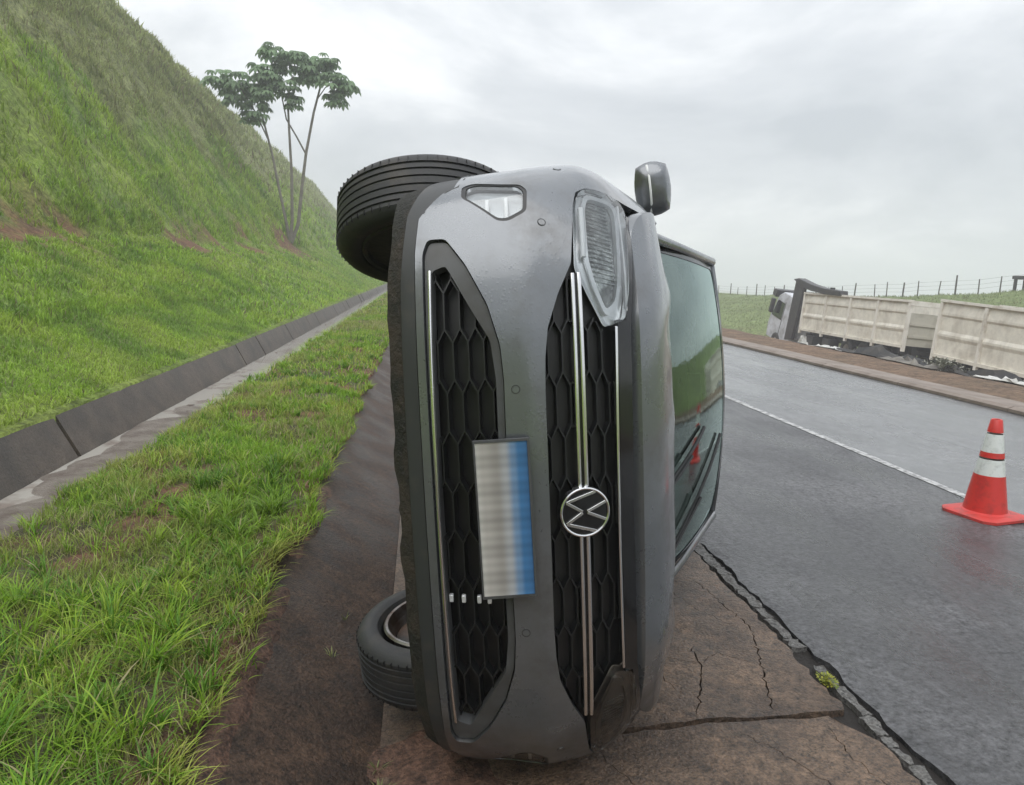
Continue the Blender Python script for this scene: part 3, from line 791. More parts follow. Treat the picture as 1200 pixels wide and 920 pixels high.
# mud thrown on the side it slid on
spx = N(t, 'ShaderNodeSeparateXYZ'); t.links.new(tcn.outputs['Object'], spx.inputs[0])
mg = N(t, 'ShaderNodeMapRange'); mg.inputs[1].default_value = .50; mg.inputs[2].default_value = .95; mg.inputs[3].default_value = 0; mg.inputs[4].default_value = .22; t.links.new(spx.outputs[0], mg.inputs[0])
adm = N(t, 'ShaderNodeMath', operation='ADD'); t.links.new(nn.outputs[0], adm.inputs[0]); t.links.new(mg.outputs[0], adm.inputs[1]); t.links.new(adm.outputs[0], mr.inputs[0])
mx = N(t, 'ShaderNodeMix', data_type='RGBA'); mx.inputs[6].default_value = (0.168, 0.179, 0.194, 1); mx.inputs[7].default_value = (.085, .078, .07, 1)
t.links.new(mr.outputs[0], mx.inputs[0]); t.links.new(mx.outputs[2], b.inputs['Base Color'])
mr2 = N(t, 'ShaderNodeMapRange'); mr2.inputs[1].default_value = .42; mr2.inputs[2].default_value = .75; mr2.inputs[3].default_value = .27; mr2.inputs[4].default_value = .45
t.links.new(nn.outputs[0], mr2.inputs[0]); t.links.new(mr2.outputs[0], b.inputs['Roughness'])

M_dplast = mat('dark_grey_plastic', (0.036, 0.038, 0.040), .5, bump=(420, .25, .001), noise=(9, 6, (.07, .062, .055), .5, .75))
M_sat = mat('satin_grey_trim', (0.075, 0.078, 0.082), .42, bump=(420, .2, .001), noise=(8, 6, (.05, .048, .045), .45, .7))
M_black = mat('black_plastic', (0.012, 0.012, 0.013), .42, bump=(380, .2, .001))
M_gloss = mat('gloss_black_trim', (0.010, 0.010, 0.011), .14, coat=.5)
M_rib = mat('grille_plastic', (0.011, 0.012, 0.013), .42, bump=(350, .2, .001))
M_chrome = mat('chrome', (.80, .80, .81), .16, metal=1.0)
M_rubber = mat('tyre_rubber', (0.026, 0.027, 0.029), .6, bump=(160, .5, .002), noise=(10, 6, (.060, .052, .045), .5, .75))
M_rim = mat('dusty_alloy', (.30, .29, .28), .4, metal=.8, noise=(9, 5, (.11, .07, .05), .4, .65))
M_rust = mat('rusty_brake', (.085, .038, .022), .7, noise=(20, 6, (.03, .018, .014), .4, .65))
M_mud = mat('mud_caked_plastic', (.042, .031, .024), .8, noise=(9, 9, (.014, .014, .012), .38, .56), bump=(45, 1.0, .012))
M_under = mat('underbody_black', (.02, .019, .018), .6, noise=(6, 7, (.075, .045, .03), .48, .68), bump=(30, .6, .006))
M_lhouse = mat('headlight_housing', (.74, .76, .78), .2, metal=.4)
M_lref = mat('headlight_reflector', (.48, .51, .50), .2, metal=.8, bump=(45, .8, .006), noise=(22, 3, (.14, .15, .15), .42, .62))
M_ldark = mat('dark_lower_lamp', (.075, .065, .055), .45, noise=(18, 6, (.20, .19, .17), .55, .75))  # darker, mottled brown finish for the lower headlight only
M_lwhite = mat('light_guide', (.86, .87, .88), .2, coat=.5)
M_dark_int = mat('dark_cabin_trim', (.018, .018, .020), .7)
M_seat = mat('seat_cloth', (.035, .035, .038), .85)
M_bag = mat('airbag_cloth', (.42, .43, .42), .9, bump=(8, .5, .03))
M_red = mat('red_lens', (.35, .01, .01), .2, coat=.5)

def glass_mat(name, tint, rough=.0, fac=1.0, gcol=(.97, .98, .98, 1), wet=True):
    M = bpy.data.materials.new(name); M.use_nodes = True; t = M.node_tree; t.nodes.clear()
    o = N(t, 'ShaderNodeOutputMaterial'); gl = N(t, 'ShaderNodeBsdfGlossy'); gl.inputs['Roughness'].default_value = rough; gl.inputs['Color'].default_value = gcol
    tr = N(t, 'ShaderNodeBsdfTransparent'); tr.inputs['Color'].default_value = (*tint, 1)
    fr = N(t, 'ShaderNodeFresnel'); fr.inputs['IOR'].default_value = 1.6
    mm = N(t, 'ShaderNodeMath', operation='MULTIPLY_ADD'); mm.inputs[1].default_value = fac; mm.inputs[2].default_value = .03; mm.use_clamp = True
    mi = N(t, 'ShaderNodeMixShader')
    if wet:
        tc_ = N(t, 'ShaderNodeTexCoord'); vo = N(t, 'ShaderNodeTexNoise'); vo.inputs['Scale'].default_value = 55; vo.inputs['Detail'].default_value = 3
        t.links.new(tc_.outputs['Object'], vo.inputs['Vector']); bp = N(t, 'ShaderNodeBump'); bp.inputs['Strength'].default_value = .12; bp.inputs['Distance'].default_value = .002
        t.links.new(vo.outputs[0], bp.inputs['Height']); t.links.new(bp.outputs[0], gl.inputs['Normal'])
    t.links.new(fr.outputs[0], mm.inputs[0]); t.links.new(mm.outputs[0], mi.inputs[0]); t.links.new(tr.outputs[0], mi.inputs[1]); t.links.new(gl.outputs[0], mi.inputs[2])
    t.links.new(mi.outputs[0], o.inputs[0]); return M
M_glass = glass_mat('windscreen_glass', (.48, .62, .58), .035, 2.1, gcol=(.72, .86, .82, 1))
M_sglass = glass_mat('side_glass', (.10, .13, .12), .02, 1.2)
M_lens = glass_mat('lamp_lens', (.90, .92, .93), .04, 1.0, wet=False)

# --- one continuous skin function for the nose and flanks: s runs from the middle of the nose round the corner and back
_pw = [0, .2, .4, .53, .64, .73, .795, .84, .865, .875]; _pv = [0, .004, .018, .044, .080, .134, .200, .292, .43, .61]
_tt = np.arange(10); _, PWt = ctab(_tt, _pw, 800); _, PVt = ctab(_tt, _pv, 800)
SS = np.concatenate([[0], np.cumsum(np.hypot(np.diff(PWt), np.diff(PVt)))]); SEND = SS[-1]
UX, UV = ctab([.10, .12, .17, .23, .30, .40, .485, .505, .525, .57, .64, .72, .78, .84, .88, .92], [.13, .10, .05, .03, .018, .006, .001, 0, .0035, .012, .026, .045, .075, .125, .165, .20])
HX, HW = ctab([.10, .12, .2, .35, .5, .60, .66, .72, .78, .84, .88, .92], [.85, .86, .885, .905, .915, .925, .925, .905, .868, .83, .80, .755])
def hood_z(v): return np.interp(v, [.05, .10, .14, .20, .30, .45, .6, .8, 1.0, 1.2], [.74, .772, .815, .853, .893, .928, .952, .980, 1.003, 1.02])
def skin0(s, u):
    a = np.abs(s)
    w = np.where(a < SEND, np.interp(a, SS, PWt), .875); v = np.where(a < SEND, np.interp(a, SS, PVt), .61+(a-SEND))
    fade = 1-sstep(.85, 1.7, a)
    v = v+np.interp(u, UX, UV)*fade
    v = v+.24*np.maximum(0, u-.512)*sstep(.55, .80, a)*fade
    v = v+.10*np.maximum(0, .505-u)*sstep(.62, .85, a)*sstep(.30, .42, u)*fade
    # tail tuck and rear taper
    w = w*(1-.045*sstep(2.6, 4.6, a)**1.5)
    hw = np.interp(u, HX, HW)/.875
    # above u=.6 the flank stretches up to the bonnet edge / belt line
    ue = np.interp(v, [0, .4, .8, 1.1, 2.5, 4.1], [.90, .91, .955, .985, 1.01, 1.04])
    uu = np.where(u > .6, .6+(u-.6)*(ue-.6)/(.92-.6), u)
    uu = u*(1-sstep(.7, 1.3, a))+uu*sstep(.7, 1.3, a)
    return np.stack([-np.sign(s+1e-12)*w*hw, v, uu], -1)
def skin(P, d):
    s, u = P[:, 0], P[:, 1]; e = 2e-3
    p = skin0(s, u)
    if d == 0: return p
    ds = skin0(s+e, u)-skin0(s-e, u); du = skin0(s, u+e)-skin0(s, u-e)
    n = np.cross(ds, du); n /= np.linalg.norm(n, axis=1)[:, None]+1e-12
    # n should point outwards (towards -v at the nose)
    flip = np.sign((n*np.stack([p[:, 0], p[:, 1]-2.0, p[:, 2]*0], -1)).sum(1)); n *= flip[:, None]
    return p-n*d
def sk(s, u, d=0.0):
    return Vector(skin(np.array([[s, u]], float), d)[0].tolist())
def s_of_v(v): return v+(SEND-.61)

# bumper skin
bot = [(0, .216), (.437, .217), (.668, .218), (.774, .226), (.863, .287), (.882, .316), (.96, .330), (1.06, .335)]
top = [(1.06, .915), (.98, .905), (.885, .870), (.852, .80), (.846, .772), (.826, .670), (.806, .641), (.757, .630), (.60, .614), (.528, .577), (.450, .548), (.38, .539), (.30, .536), (0, .536)]
surround = mirror([(0, .432), (.336, .434), (.418, .428), (.518, .400), (.622, .348), (.698, .297), (.702, .250), (.664, .237), (0, .238)])
gopen = mirror([(0, .412), (.336, .413), (.431, .402), (.522, .350), (.628, .294), (.617, .258), (0, .252)])
fog = [(.884, .338), (.900, .367), (.876, .440), (.862, .493), (.830, .512), (.755, .508), (.730, .460), (.734, .432), (.829, .338)]
surround_r = round_poly(surround, .012); gopen_r = round_poly(gopen, .010); fog_r = round_poly(fog, .012)
fog_l = [(-s, u) for s, u in fog_r]
bump_out = mirror(bot+top)
patch('bumper', round_poly(bump_out, .006), [surround_r, fog_r, fog_l], skin, .022, .018, M_paint, car)
# dark lower lip with the wrap-round chin
lip = mirror([(0, .172), (.60, .174), (.80, .190), (.93, .225), (1.06, .255)]+[(1.06, .331), (.96, .326), (.885, .312), (.866, .283), (.777, .222), (.668, .214), (.437, .213), (0, .212)])
patch('lower_lip', lip, [], skin, .025, .03, M_dplast, car, d=.006)
# mud-caked undertray edge
_jr = random.Random(2); tray = mirror([(0, .128)]+[(.02+.045*i, .128+(.03*max(0, i-14)/8)+_jr.uniform(-.006, .006)) for i in range(23)]+[(1.06, .175)]+[(1.06, .251), (.93, .221), (.80, .186), (.60, .170), (0, .168)])
patch('undertray_edge', tray, [], skin, .03, .05, M_mud, car, d=.010)
# satin surround of the lower grille: slopes in from the paint to the opening
sin_r = [(s*.993, .335+(u-.335)*.97) for s, u in surround_r]
patch('grille_surround', sin_r, [gopen_r], lambda P, d: skin(P, d+.010), .018, .035, M_sat, car)
def fit_bar(name, s0, s1, u0, u1, h, d0, d1, m, n=60, ends=None, parent=car):
    """a bar across the nose following the skin: s0..s1, centre line u0(s) by symmetric interpolation, height h, from depth d0 (front) to d1"""
    V = []; F = []
    for i in range(n+1):
        s = s0+(s1-s0)*i/n; u = u0+(u1-u0)*(abs(s)/max(abs(s0), abs(s1)))**2
        for (uu, dd) in ((u-h/2, d1), (u-h/2, d0+h*.15), (u-h/4, d0), (u+h/4, d0), (u+h/2, d0+h*.15), (u+h/2, d1)):
            V.append(tuple(sk(s, uu, dd)))
    for i in range(n):
        for j in range(6): F.append((i*6+j, i*6+(j+1) % 6, (i+1)*6+(j+1) % 6, (i+1)*6+j))
    F.append(tuple(range(6))[::-1]); F.append(tuple(n*6+j for j in range(6)))
    mb = MB(); mb.v = V; mb.f = F
    return mb.build(name, m, parent, ang=50)
def honeycomb(name, opening, u0, u1, cell, bb, hh, d0, d1, wd, m, parent=car, su=0.0):
    """elongated hexagonal mesh clipped to an opening"""
    op = np.array(opening); a = cell-2*bb; mb = MB(); col = 0
    ncol = int(1.5/(cell-bb))
    segs = []
    for i in range(-ncol, ncol+1):
        cx = i*(cell-bb); off = hh/2 if i % 2 else 0
        for j in range(-2, int((u1-u0)/hh)+3):
            cy = u0+j*hh+off
            segs.append(((cx-a/2, cy+hh/2), (cx+a/2, cy+hh/2), 1))
            segs.append(((cx+a/2, cy+hh/2), (cx+a/2+bb, cy), 0)); segs.append(((cx+a/2, cy-hh/2), (cx+a/2+bb, cy), 0))
    for p, q, lng in segs:
        k = 8 if lng else 4
        pts = [(p[0]+(q[0]-p[0])*t/k, p[1]+(q[1]-p[1])*t/k) for t in range(k+1)]
        inn = inpoly(np.array([((pts[i][0]+pts[i+1][0])/2, (pts[i][1]+pts[i+1][1])/2) for i in range(k)]), op)
        for i in range(k):
            if not inn[i]: continue
            A, B = pts[i], pts[i+1]
            tx, ty = B[0]-A[0], B[1]-A[1]; L = hypot(tx, ty); nx, ny = -ty/L*wd/2, tx/L*wd/2
            # wave in depth: the middle of the long edges stands proud
            def dep(s_): 
                return d0
            P = []
            for dd, ww in ((d1, 1.5), (d0, .8)):
                for (x, y) in (A, B):
                    for sg in (-1, 1): P.append(sk(x+nx*sg*ww, y+ny*sg*ww, dd))
            # order for hexa: bottom ring (deep) then top ring (front)
            mb.hexa([P[0], P[1], P[3], P[2], P[4], P[5], P[7], P[6]])
    return mb.build(name, m, parent, ang=30)
honeycomb('lower_grille', gopen_r, .262, .42, .165, .036, .040, .030, .062, .0052, M_rib)
patch('grille_backing', [(s*1.02, .335+(u-.335)*1.1) for s, u in gopen_r], [], skin, .03, 0, M_black, car, d=.075)
fit_bar('lower_chrome_strip', -.618, .618, .2475, .2535, .0075, .003, .03, M_chrome)
# clips below the number plate
for u in (.262, .296, .338, .366):
    mb = MB(); c0 = sk(-.235, u, .030); mb.box((-.010, -.004, -.0055), (.010, .010, .0055), Matrix.Translation(c0)); mb.build('grille_clip', M_lhouse, car, bevel=.0015)

# upper grille recess: gloss black panel, honeycomb, chrome
upper = mirror([(0, .540), (.30, .540), (.38, .543), (.450, .552), (.526, .580), (.596, .618), (.526, .650), (.440, .697), (.468, .748), (0, .752)])
patch('upper_grille_backing', mirror([(0, .530), (.40, .534), (.60, .606), (.85, .632), (.89, .70), (.90, .78), (.60, .772), (0, .765)]), [], skin, .03, 0, M_black, car, d=.05)
low_half = mirror([(0, .542), (.30, .542), (.38, .545), (.450, .554), (.526, .582), (.580, .612), (0, .608)])
hi_half = mirror([(0, .642), (.50, .642), (.440, .697), (.448, .712), (0, .710)])
honeycomb('upper_grille_mesh', low_half, .552, .61, .165, .036, .036, .024, .048, .0050, M_rib)
honeycomb('upper_grille_mesh', hi_half, .655, .71, .165, .036, .036, .024, .048, .0050, M_rib)
def bandpatch(name, half, d, rim, m, step=.02): return patch(name, mirror(half), [], skin, step, rim, m, car, d=d)
fit_bar('chrome_strip', -.575, .575, .6155, .6165, .0085, .000, .03, M_chrome)
fit_bar('chrome_strip', -.575, .575, .6325, .6325, .0095, -.002, .03, M_chrome)
fit_bar('strip_groove', -.575, .575, .6245, .6245, .010, .008, .03, M_gloss)
fit_bar('upper_chrome_strip', -.452, .452, .7185, .7245, .0065, .001, .025, M_chrome)
bandpatch('gloss_trim', [(0, .7235), (.470, .7300), (.475, .752), (.560, .764), (.80, .790), (.80, .802), (.56, .775), (.45, .765), (0, .760)], .004, .02, M_gloss, .02)

# headlights
hl = [(.805, .648), (.822, .672), (.840, .768), (.800, .782), (.543, .760), (.474, .747), (.445, .699), (.526, .656), (.592, .627), (.757, .636)]
hl_r = round_poly(hl, .014)
def scale_poly(P, k, kx=None):
    P = np.array(P); c = P.mean(0); return [tuple(c+(q-c)*np.array([kx or k, k])) for q in P]
for sg in (1, -1):
    fl = lambda P: [(s*sg, u) for s, u in P]
    h = patch('headlight', fl(hl_r), [], skin, .02, .02, M_lens, car, d=-.002)
    HM = M_lhouse if sg > 0 else M_ldark
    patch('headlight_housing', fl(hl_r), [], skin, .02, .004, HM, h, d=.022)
    rimp = round_poly([(.808, .668), (.816, .755), (.785, .764), (.56, .744), (.50, .732), (.47, .700), (.54, .668), (.61, .650), (.76, .655)], .016)
    rin = scale_poly(rimp, .80, .90)
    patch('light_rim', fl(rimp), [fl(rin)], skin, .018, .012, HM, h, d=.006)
    patch('reflector', fl(rin), [], skin, .018, .004, M_lref if sg > 0 else M_ldark, h, d=.020)
    # ribbed inner optics
    mb = MB()
    for i in range(22):
        s0 = .56+i*.0125
        mb.hexa([sk(sg*(s0), .668, .020), sk(sg*(s0+.003), .668, .020), sk(sg*(s0+.003), .735, .020), sk(sg*s0, .735, .020), sk(sg*s0, .668, .015), sk(sg*(s0+.003), .668, .015), sk(sg*(s0+.003), .735, .015), sk(sg*s0, .735, .015)])
    mb.build('lens_ribs', M_lref, h)['kind'] = 'stuff'
    # daytime light guide, a U of white plastic beside the bumper edge
    fit_bar('light_guide', sg*.615, sg*.755, .6425, .6525, .0120, .001, .012, M_lwhite, n=10, parent=h) if sg > 0 else None
    fit_bar('light_guide', sg*.50, sg*.82, .7485, .7665, .0050, .003, .012, M_lwhite if sg > 0 else M_ldark, n=16, parent=h)
    # fog light
    f = patch('fog_light', fl(scale_poly(fog_r, .86)), [], skin, .02, .01, M_lens, car, d=.004)
    patch('fog_reflector', fl(scale_poly(fog_r, .90)), [], skin, .02, .004, M_lhouse, f, d=.024)
    for u_ in (.405, .455):
        fit_bar('fog_element', sg*(.735+.02*(u_ < .43)), sg*.815, u_, u_, .010, .005, .02, M_lwhite, n=6, parent=f)
    ring = patch('fog_trim', fl(fog_r), [fl(scale_poly(fog_r, .88))], skin, .02, .03, M_black, car, d=.002)
    # thin crease trim running from the chin to the fog light
    mb = MB(); mb.tube([sk(sg*x, y, .002) for x, y in ((.79, .238), (.87, .298), (.892, .328), (.96, .342), (1.05, .348))], .0035, 6); mb.build('bumper_crease', M_dplast, car)
# parking sensors: small discs with a groove round them
for s, u in ((.31, .462), (-.31, .462), (.715, .545), (-.715, .545), (.95, .60), (-.95, .60)):
    n = (sk(s, u, -1)-sk(s, u, 0)).normalized(); M4 = Matrix.Translation(sk(s, u, .0)) @ n.to_track_quat('Z', 'Y').to_matrix().to_4x4()
    mb = MB(); mb.lathe([(0, .0012), (.0085, .0012), (.0095, -.001)], 20, M4); o = mb.build('parking_sensor', M_paint, car)
    mb = MB(); mb.lathe([(.0095, -.001), (.0097, .0006), (.0112, .0008), (.0118, -.001)], 20, M4); mb.build('sensor_ring', M_dplast, o)

# number plate: lettering is blurred beyond reading in the photograph, so only its soft print is made
M_plate = bpy.data.materials.new('blurred_plate_print'); M_plate.use_nodes = True
t = M_plate.node_tree; b = t.nodes['Principled BSDF']; b.inputs['Roughness'].default_value = .35
tcn = N(t, 'ShaderNodeTexCoord'); sp = N(t, 'ShaderNodeSeparateXYZ'); t.links.new(tcn.outputs['Object'], sp.inputs[0])
rp = N(t, 'ShaderNodeValToRGB'); rp.color_ramp.interpolation = 'EASE'
mr = N(t, 'ShaderNodeMapRange'); mr.inputs[1].default_value = -.065; mr.inputs[2].default_value = .065; t.links.new(sp.outputs[2], mr.inputs[0])
t.links.new(mr.outputs[0], rp.inputs[0])
E_ = rp.color_ramp.elements; E_[0].position = 0; E_[0].color = (.50, .49, .46, 1); E_[1].position = 1; E_[1].color = (.045, .135, .30, 1)
for p_, c in ((.15, (.40, .38, .36, 1)), (.40, (.30, .285, .27, 1)), (.56, (.36, .37, .39, 1)), (.72, (.15, .25, .40, 1)), (.84, (.05, .16, .34, 1))):
    e = E_.new(p_); e.color = c
wv = N(t, 'ShaderNodeTexWave', wave_type='BANDS', bands_direction='X'); wv.inputs['Scale'].default_value = 13.5; wv.inputs['Distortion'].default_value = 0
t.links.new(tcn.outputs['Object'], wv.inputs['Vector'])
wv2 = N(t, 'ShaderNodeTexWave', wave_type='BANDS', bands_direction='X'); wv2.inputs['Scale'].default_value = 4.1
t.links.new(tcn.outputs['Object'], wv2.inputs['Vector'])
ad = N(t, 'ShaderNodeMath', operation='ADD'); t.links.new(wv.outputs['Fac'], ad.inputs[0]); t.links.new(wv2.outputs['Fac'], ad.inputs[1])
mrr = N(t, 'ShaderNodeMapRange'); mrr.inputs[1].default_value = 0; mrr.inputs[2].default_value = 2; mrr.inputs[3].default_value = .82; mrr.inputs[4].default_value = 1.18; t.links.new(ad.outputs[0], mrr.inputs[0])
hs = N(t, 'ShaderNodeVectorMath', operation='SCALE'); t.links.new(rp.outputs[0], hs.inputs[0]); t.links.new(mrr.outputs[0], hs.inputs[3]); t.links.new(hs.outputs[0], b.inputs['Base Color'])
pc = sk(0, .424, -.030)
pl = MB().box((-.200, -.002, -.065), (.200, .0, .065)).build('number_plate', M_plate, car, bevel=.001); pl.location = pc; pl.rotation_euler = (radians(-2), radians(-.8), 0)
pl['label'] = 'white number plate with a blue top band, its characters blurred'
M_pframe = mat('plate_frame_blue', (.06, .14, .24), .35); 
mb = MB()
for lo_, hi_ in (((-.206, -.005, .065), (.206, .006, .071)), ((-.206, -.005, -.069), (.206, .006, -.065)), ((-.206, -.005, -.065), (-.200, .006, .065)), ((.200, -.005, -.065), (.206, .006, .065))): mb.box(lo_, hi_)
o = mb.build('plate_frame', M_sat, pl); 
mb = MB(); mb.box((-.19, .001, -.058), (.19, .030, .058)); mb.build('plate_bracket', M_black, pl)

# emblem: ring with a V standing over a W
ec = sk(0, .6225, -.010); nrm = (sk(0, .6225, -1)-sk(0, .6225, 0)).normalized()
em = bpy.data.objects.new('emblem', None)
er = .0655
mb = MB(); mb.lathe([(0, .0), (er*.98, .0), (er*.98, -.012), (0, -.012)], 48)
base_e = mb.build('emblem', M_gloss, car); base_e['label'] = 'round chrome emblem with a V over a W'
# local z of emblem = out of the car, y = car up
zx = nrm; yx = Vector((0, 0, 1)); yx = (yx-zx*yx.dot(zx)).normalized(); xx = yx.cross(zx)
base_e.matrix_local = Matrix.Translation(ec) @ Matrix((xx, yx, zx)).transposed().to_4x4()
mb = MB(); mb.lathe([(er*.90, .001), (er*.91, .005), (er*.955, .0065), (er, .005), (er*1.02, .0), (er*1.02, -.014)], 56); mb.build('ring', M_chrome, base_e)
def stroke(mb, P, Q, wd, z0, z1):
    P, Q = Vector((*P, 0)), Vector((*Q, 0)); d = (Q-P).normalized(); n = Vector((-d.y, d.x, 0))*wd/2
    r = [P-n, Q-n, Q+n, P+n]; mb.hexa([v+Vector((0, 0, z0)) for v in r]+[v*1.0+Vector((0, 0, z1)) for v in r])
mb = MB(); k = er
stroke(mb, (-.36*k, .84*k), (-.02*k, .10*k), .115*k, .0, .0050); stroke(mb, (.36*k, .84*k), (.02*k, .10*k), .115*k, .0, .0052)
mb.build('letter_v', M_chrome, base_e, bevel=.0008)
mb = MB()
stroke(mb, (-.80*k, .44*k), (-.43*k, -.74*k), .115*k, 0, .0050); stroke(mb, (-.43*k, -.74*k), (-.02*k, -.10*k), .115*k, 0, .0052)
stroke(mb, (.80*k, .44*k), (.43*k, -.74*k), .115*k, 0, .0050); stroke(mb, (.43*k, -.74*k), (.02*k, -.10*k), .115*k, 0, .0052)
mb.build('letter_w', M_chrome, base_e, bevel=.0008)

# bonnet, sprung slightly open, rippled along its edge
def hood(P, d):
    w, v = P[:, 0], P[:, 1]
    # v here is distance behind the leading edge line
    lead = .098+np.interp(np.abs(w), PWt, PVt)*.92+.062*sstep(.46, .74, np.abs(w))
    vv = lead+v*(1.15-lead)/1.05
    z = hood_z(np.where(v < .05, .10+v, .10+v+.0))
    z = z-.028*(np.abs(w)/.75)**2.6*sstep(0, .35, v)-.0+.018*(1-sstep(0, 1.0, v))
    # dents
    z = z+.005*np.exp(-((w-.18)/.05)**2-((v-.22)/.10)**2)-.008*np.exp(-((w+.62)/.06)**2-((v-.20)/.12)**2)-.010*np.exp(-((w-.42)/.05)**2-((v-.26)/.08)**2)+.003*np.exp(-((w+.25)/.09)**2-((v-.3)/.12)**2)
    z = z+.012*np.exp(-((np.abs(w)-.52)/.06)**2)*sstep(.1, .3, v)+(fbm(w*9+3, v*4, 2, 5)-.5)*.005*sstep(.05, .15, v)
    return np.stack([-w, vv+d*.35, z-d], -1)
ho = [(0, 0), (.30, 0), (.55, 0), (.70, .0), (.755, .03), (.765, .10), (.755, .5), (.735, 1.02), (.60, 1.05), (.3, 1.05), (0, 1.05)]
hood_o = patch('bonnet', round_poly(mirror(ho), .03, 5), [], hood, .03, .03, M_paint, car)
patch('bonnet_liner', scale_poly(mirror(ho), .95), [], hood, .05, 0, M_black, car, d=.034)
patch('engine_cover', scale_poly(mirror(ho), .97), [], hood, .06, .05, M_black, car, d=.085)
# faint reddish scrape on the bonnet edge
# flanks
for sg in (1, -1):
    def arch(vc, r, n=16):
        sc = s_of_v(vc); return [(sc+r*cos(pi*(1-i/n)), .31+r*sin(pi*(1-i/n))) for i in range(n+1)]
    a1 = arch(.84, .365); a2 = arch(3.40, .365)
    ou = [(1.066, .33), (1.066, .33)]
    ou = [(1.068, .335)]+[p for p in a1 if p[0] > 1.09]+[(s_of_v(1.215), .18), (s_of_v(3.025), .18)]+a2+[(s_of_v(3.85), .22), (s_of_v(3.98), .30), (s_of_v(3.98), .92), (1.068, .92)]
    # split into wing, doors and rear quarter
    def cut(poly, lo_, hi_):
        res = []; P = list(poly); 
        for side, lim in ((1, lo_), (-1, hi_)):
            res = []
            for i in range(len(P)):
                a, b_ = P[i-1], P[i]; ia = (a[0]-lim)*side >= 0; ib = (b_[0]-lim)*side >= 0
                if ia != ib:
                    t_ = (lim-a[0])/(b_[0]-a[0]); res.append((lim, a[1]+(b_[1]-a[1])*t_))
                if ib: res.append(b_)
            P = res
        return P
    for nm, lo_, hi_ in (('front_wing', 1.0, s_of_v(1.26)), ('front_door', s_of_v(1.266), s_of_v(2.22)), ('rear_door', s_of_v(2.226), s_of_v(3.02)), ('rear_quarter', s_of_v(3.026), 9)):
        pp = [(s*sg, u) for s, u in cut(ou, lo_, hi_)]
        o = patch(nm, pp, [], skin, .045, .02, M_paint, car)
        if 'door' in nm:
            mb = MB(); q = sk(sg*(hi_-.12), .80, -.012); q2 = sk(sg*(hi_-.30), .80, -.012); mb.tube([sk(sg*(hi_-.10), .80, .002), q, q2, sk(sg*(hi_-.32), .80, .002)], .010, 8); mb.build('handle', M_paint, o)
    # wheel arch liners
    for vc in (.84, 3.40):
        mb = MB(); n = 18
        for i in range(n):
            a0_, a1_ = pi*i/n-.1, pi*(i+1)/n+.0
            def q(a, w): return (-sg*w, vc-.37*cos(a), .31+.37*sin(a))
            mb.quad(q(pi*i/n, .86), q(pi*(i+1)/n, .86), q(pi*(i+1)/n, .55), q(pi*i/n, .55))
        c_i = len(mb.v); mb.v += [(-sg*.55, vc-.37*cos(pi*i/n), .31+.37*sin(pi*i/n)) for i in range(n+1)]; mb.f.append(tuple(range(c_i, c_i+n+1)))
        mb.build('arch_liner', M_under, car)
    # sill
    MB().box((-sg*.84 if sg > 0 else .78, 1.22, .16), (-sg*.78 if sg > 0 else .84, 3.02, .20)).build('sill', M_dplast, car)
# greenhouse
def ws(P, d):
    a, b_ = P[:, 0], P[:, 1]
    w0 = .70*a; v0 = 1.02+.13*a*a; z0 = 1.005-.03*a*a
    w1 = .595*a; v1 = 1.70+.10*a*a; z1 = 1.425-.035*a*a
    bul = .025*np.sin(pi*b_)
    return np.stack([-(w0+(w1-w0)*b_), v0+(v1-v0)*b_-bul*.6+d*.5, z0+(z1-z0)*b_+bul*.8-d*.85], -1)
patch('windscreen', [(-1, 0), (1, 0), (1, 1), (-1, 1)], [], ws, .06, .004, M_glass, car)
patch('windscreen_border', [(-1, 0), (1, 0), (1, 1), (-1, 1)], [round_poly([(-.965, .05), (.965, .05), (.965, .965), (-.965, .965)], .05, 4)], ws, .05, 0, M_gloss, car, d=-.0025)
def roof(P, d):
    a, v = P[:, 0], P[:, 1]; t_ = (v-0)/1.0
    v1 = 1.705+.10*a*a; V = v1+(3.72-v1)*t_
    wd = np.interp(V, [1.7, 2.3, 3.0, 3.8], [.600, .615, .60, .555])
    z = np.interp(V, [1.6, 1.85, 2.2, 2.7, 3.2, 3.75], [1.41, 1.447, 1.468, 1.472, 1.455, 1.405])-.035*a*a
    return np.stack([-a*wd, V, z-d], -1)
patch('roof', [(-1, 0), (1, 0), (1, 1), (-1, 1)], [], roof, .06, .02, M_paint, car)
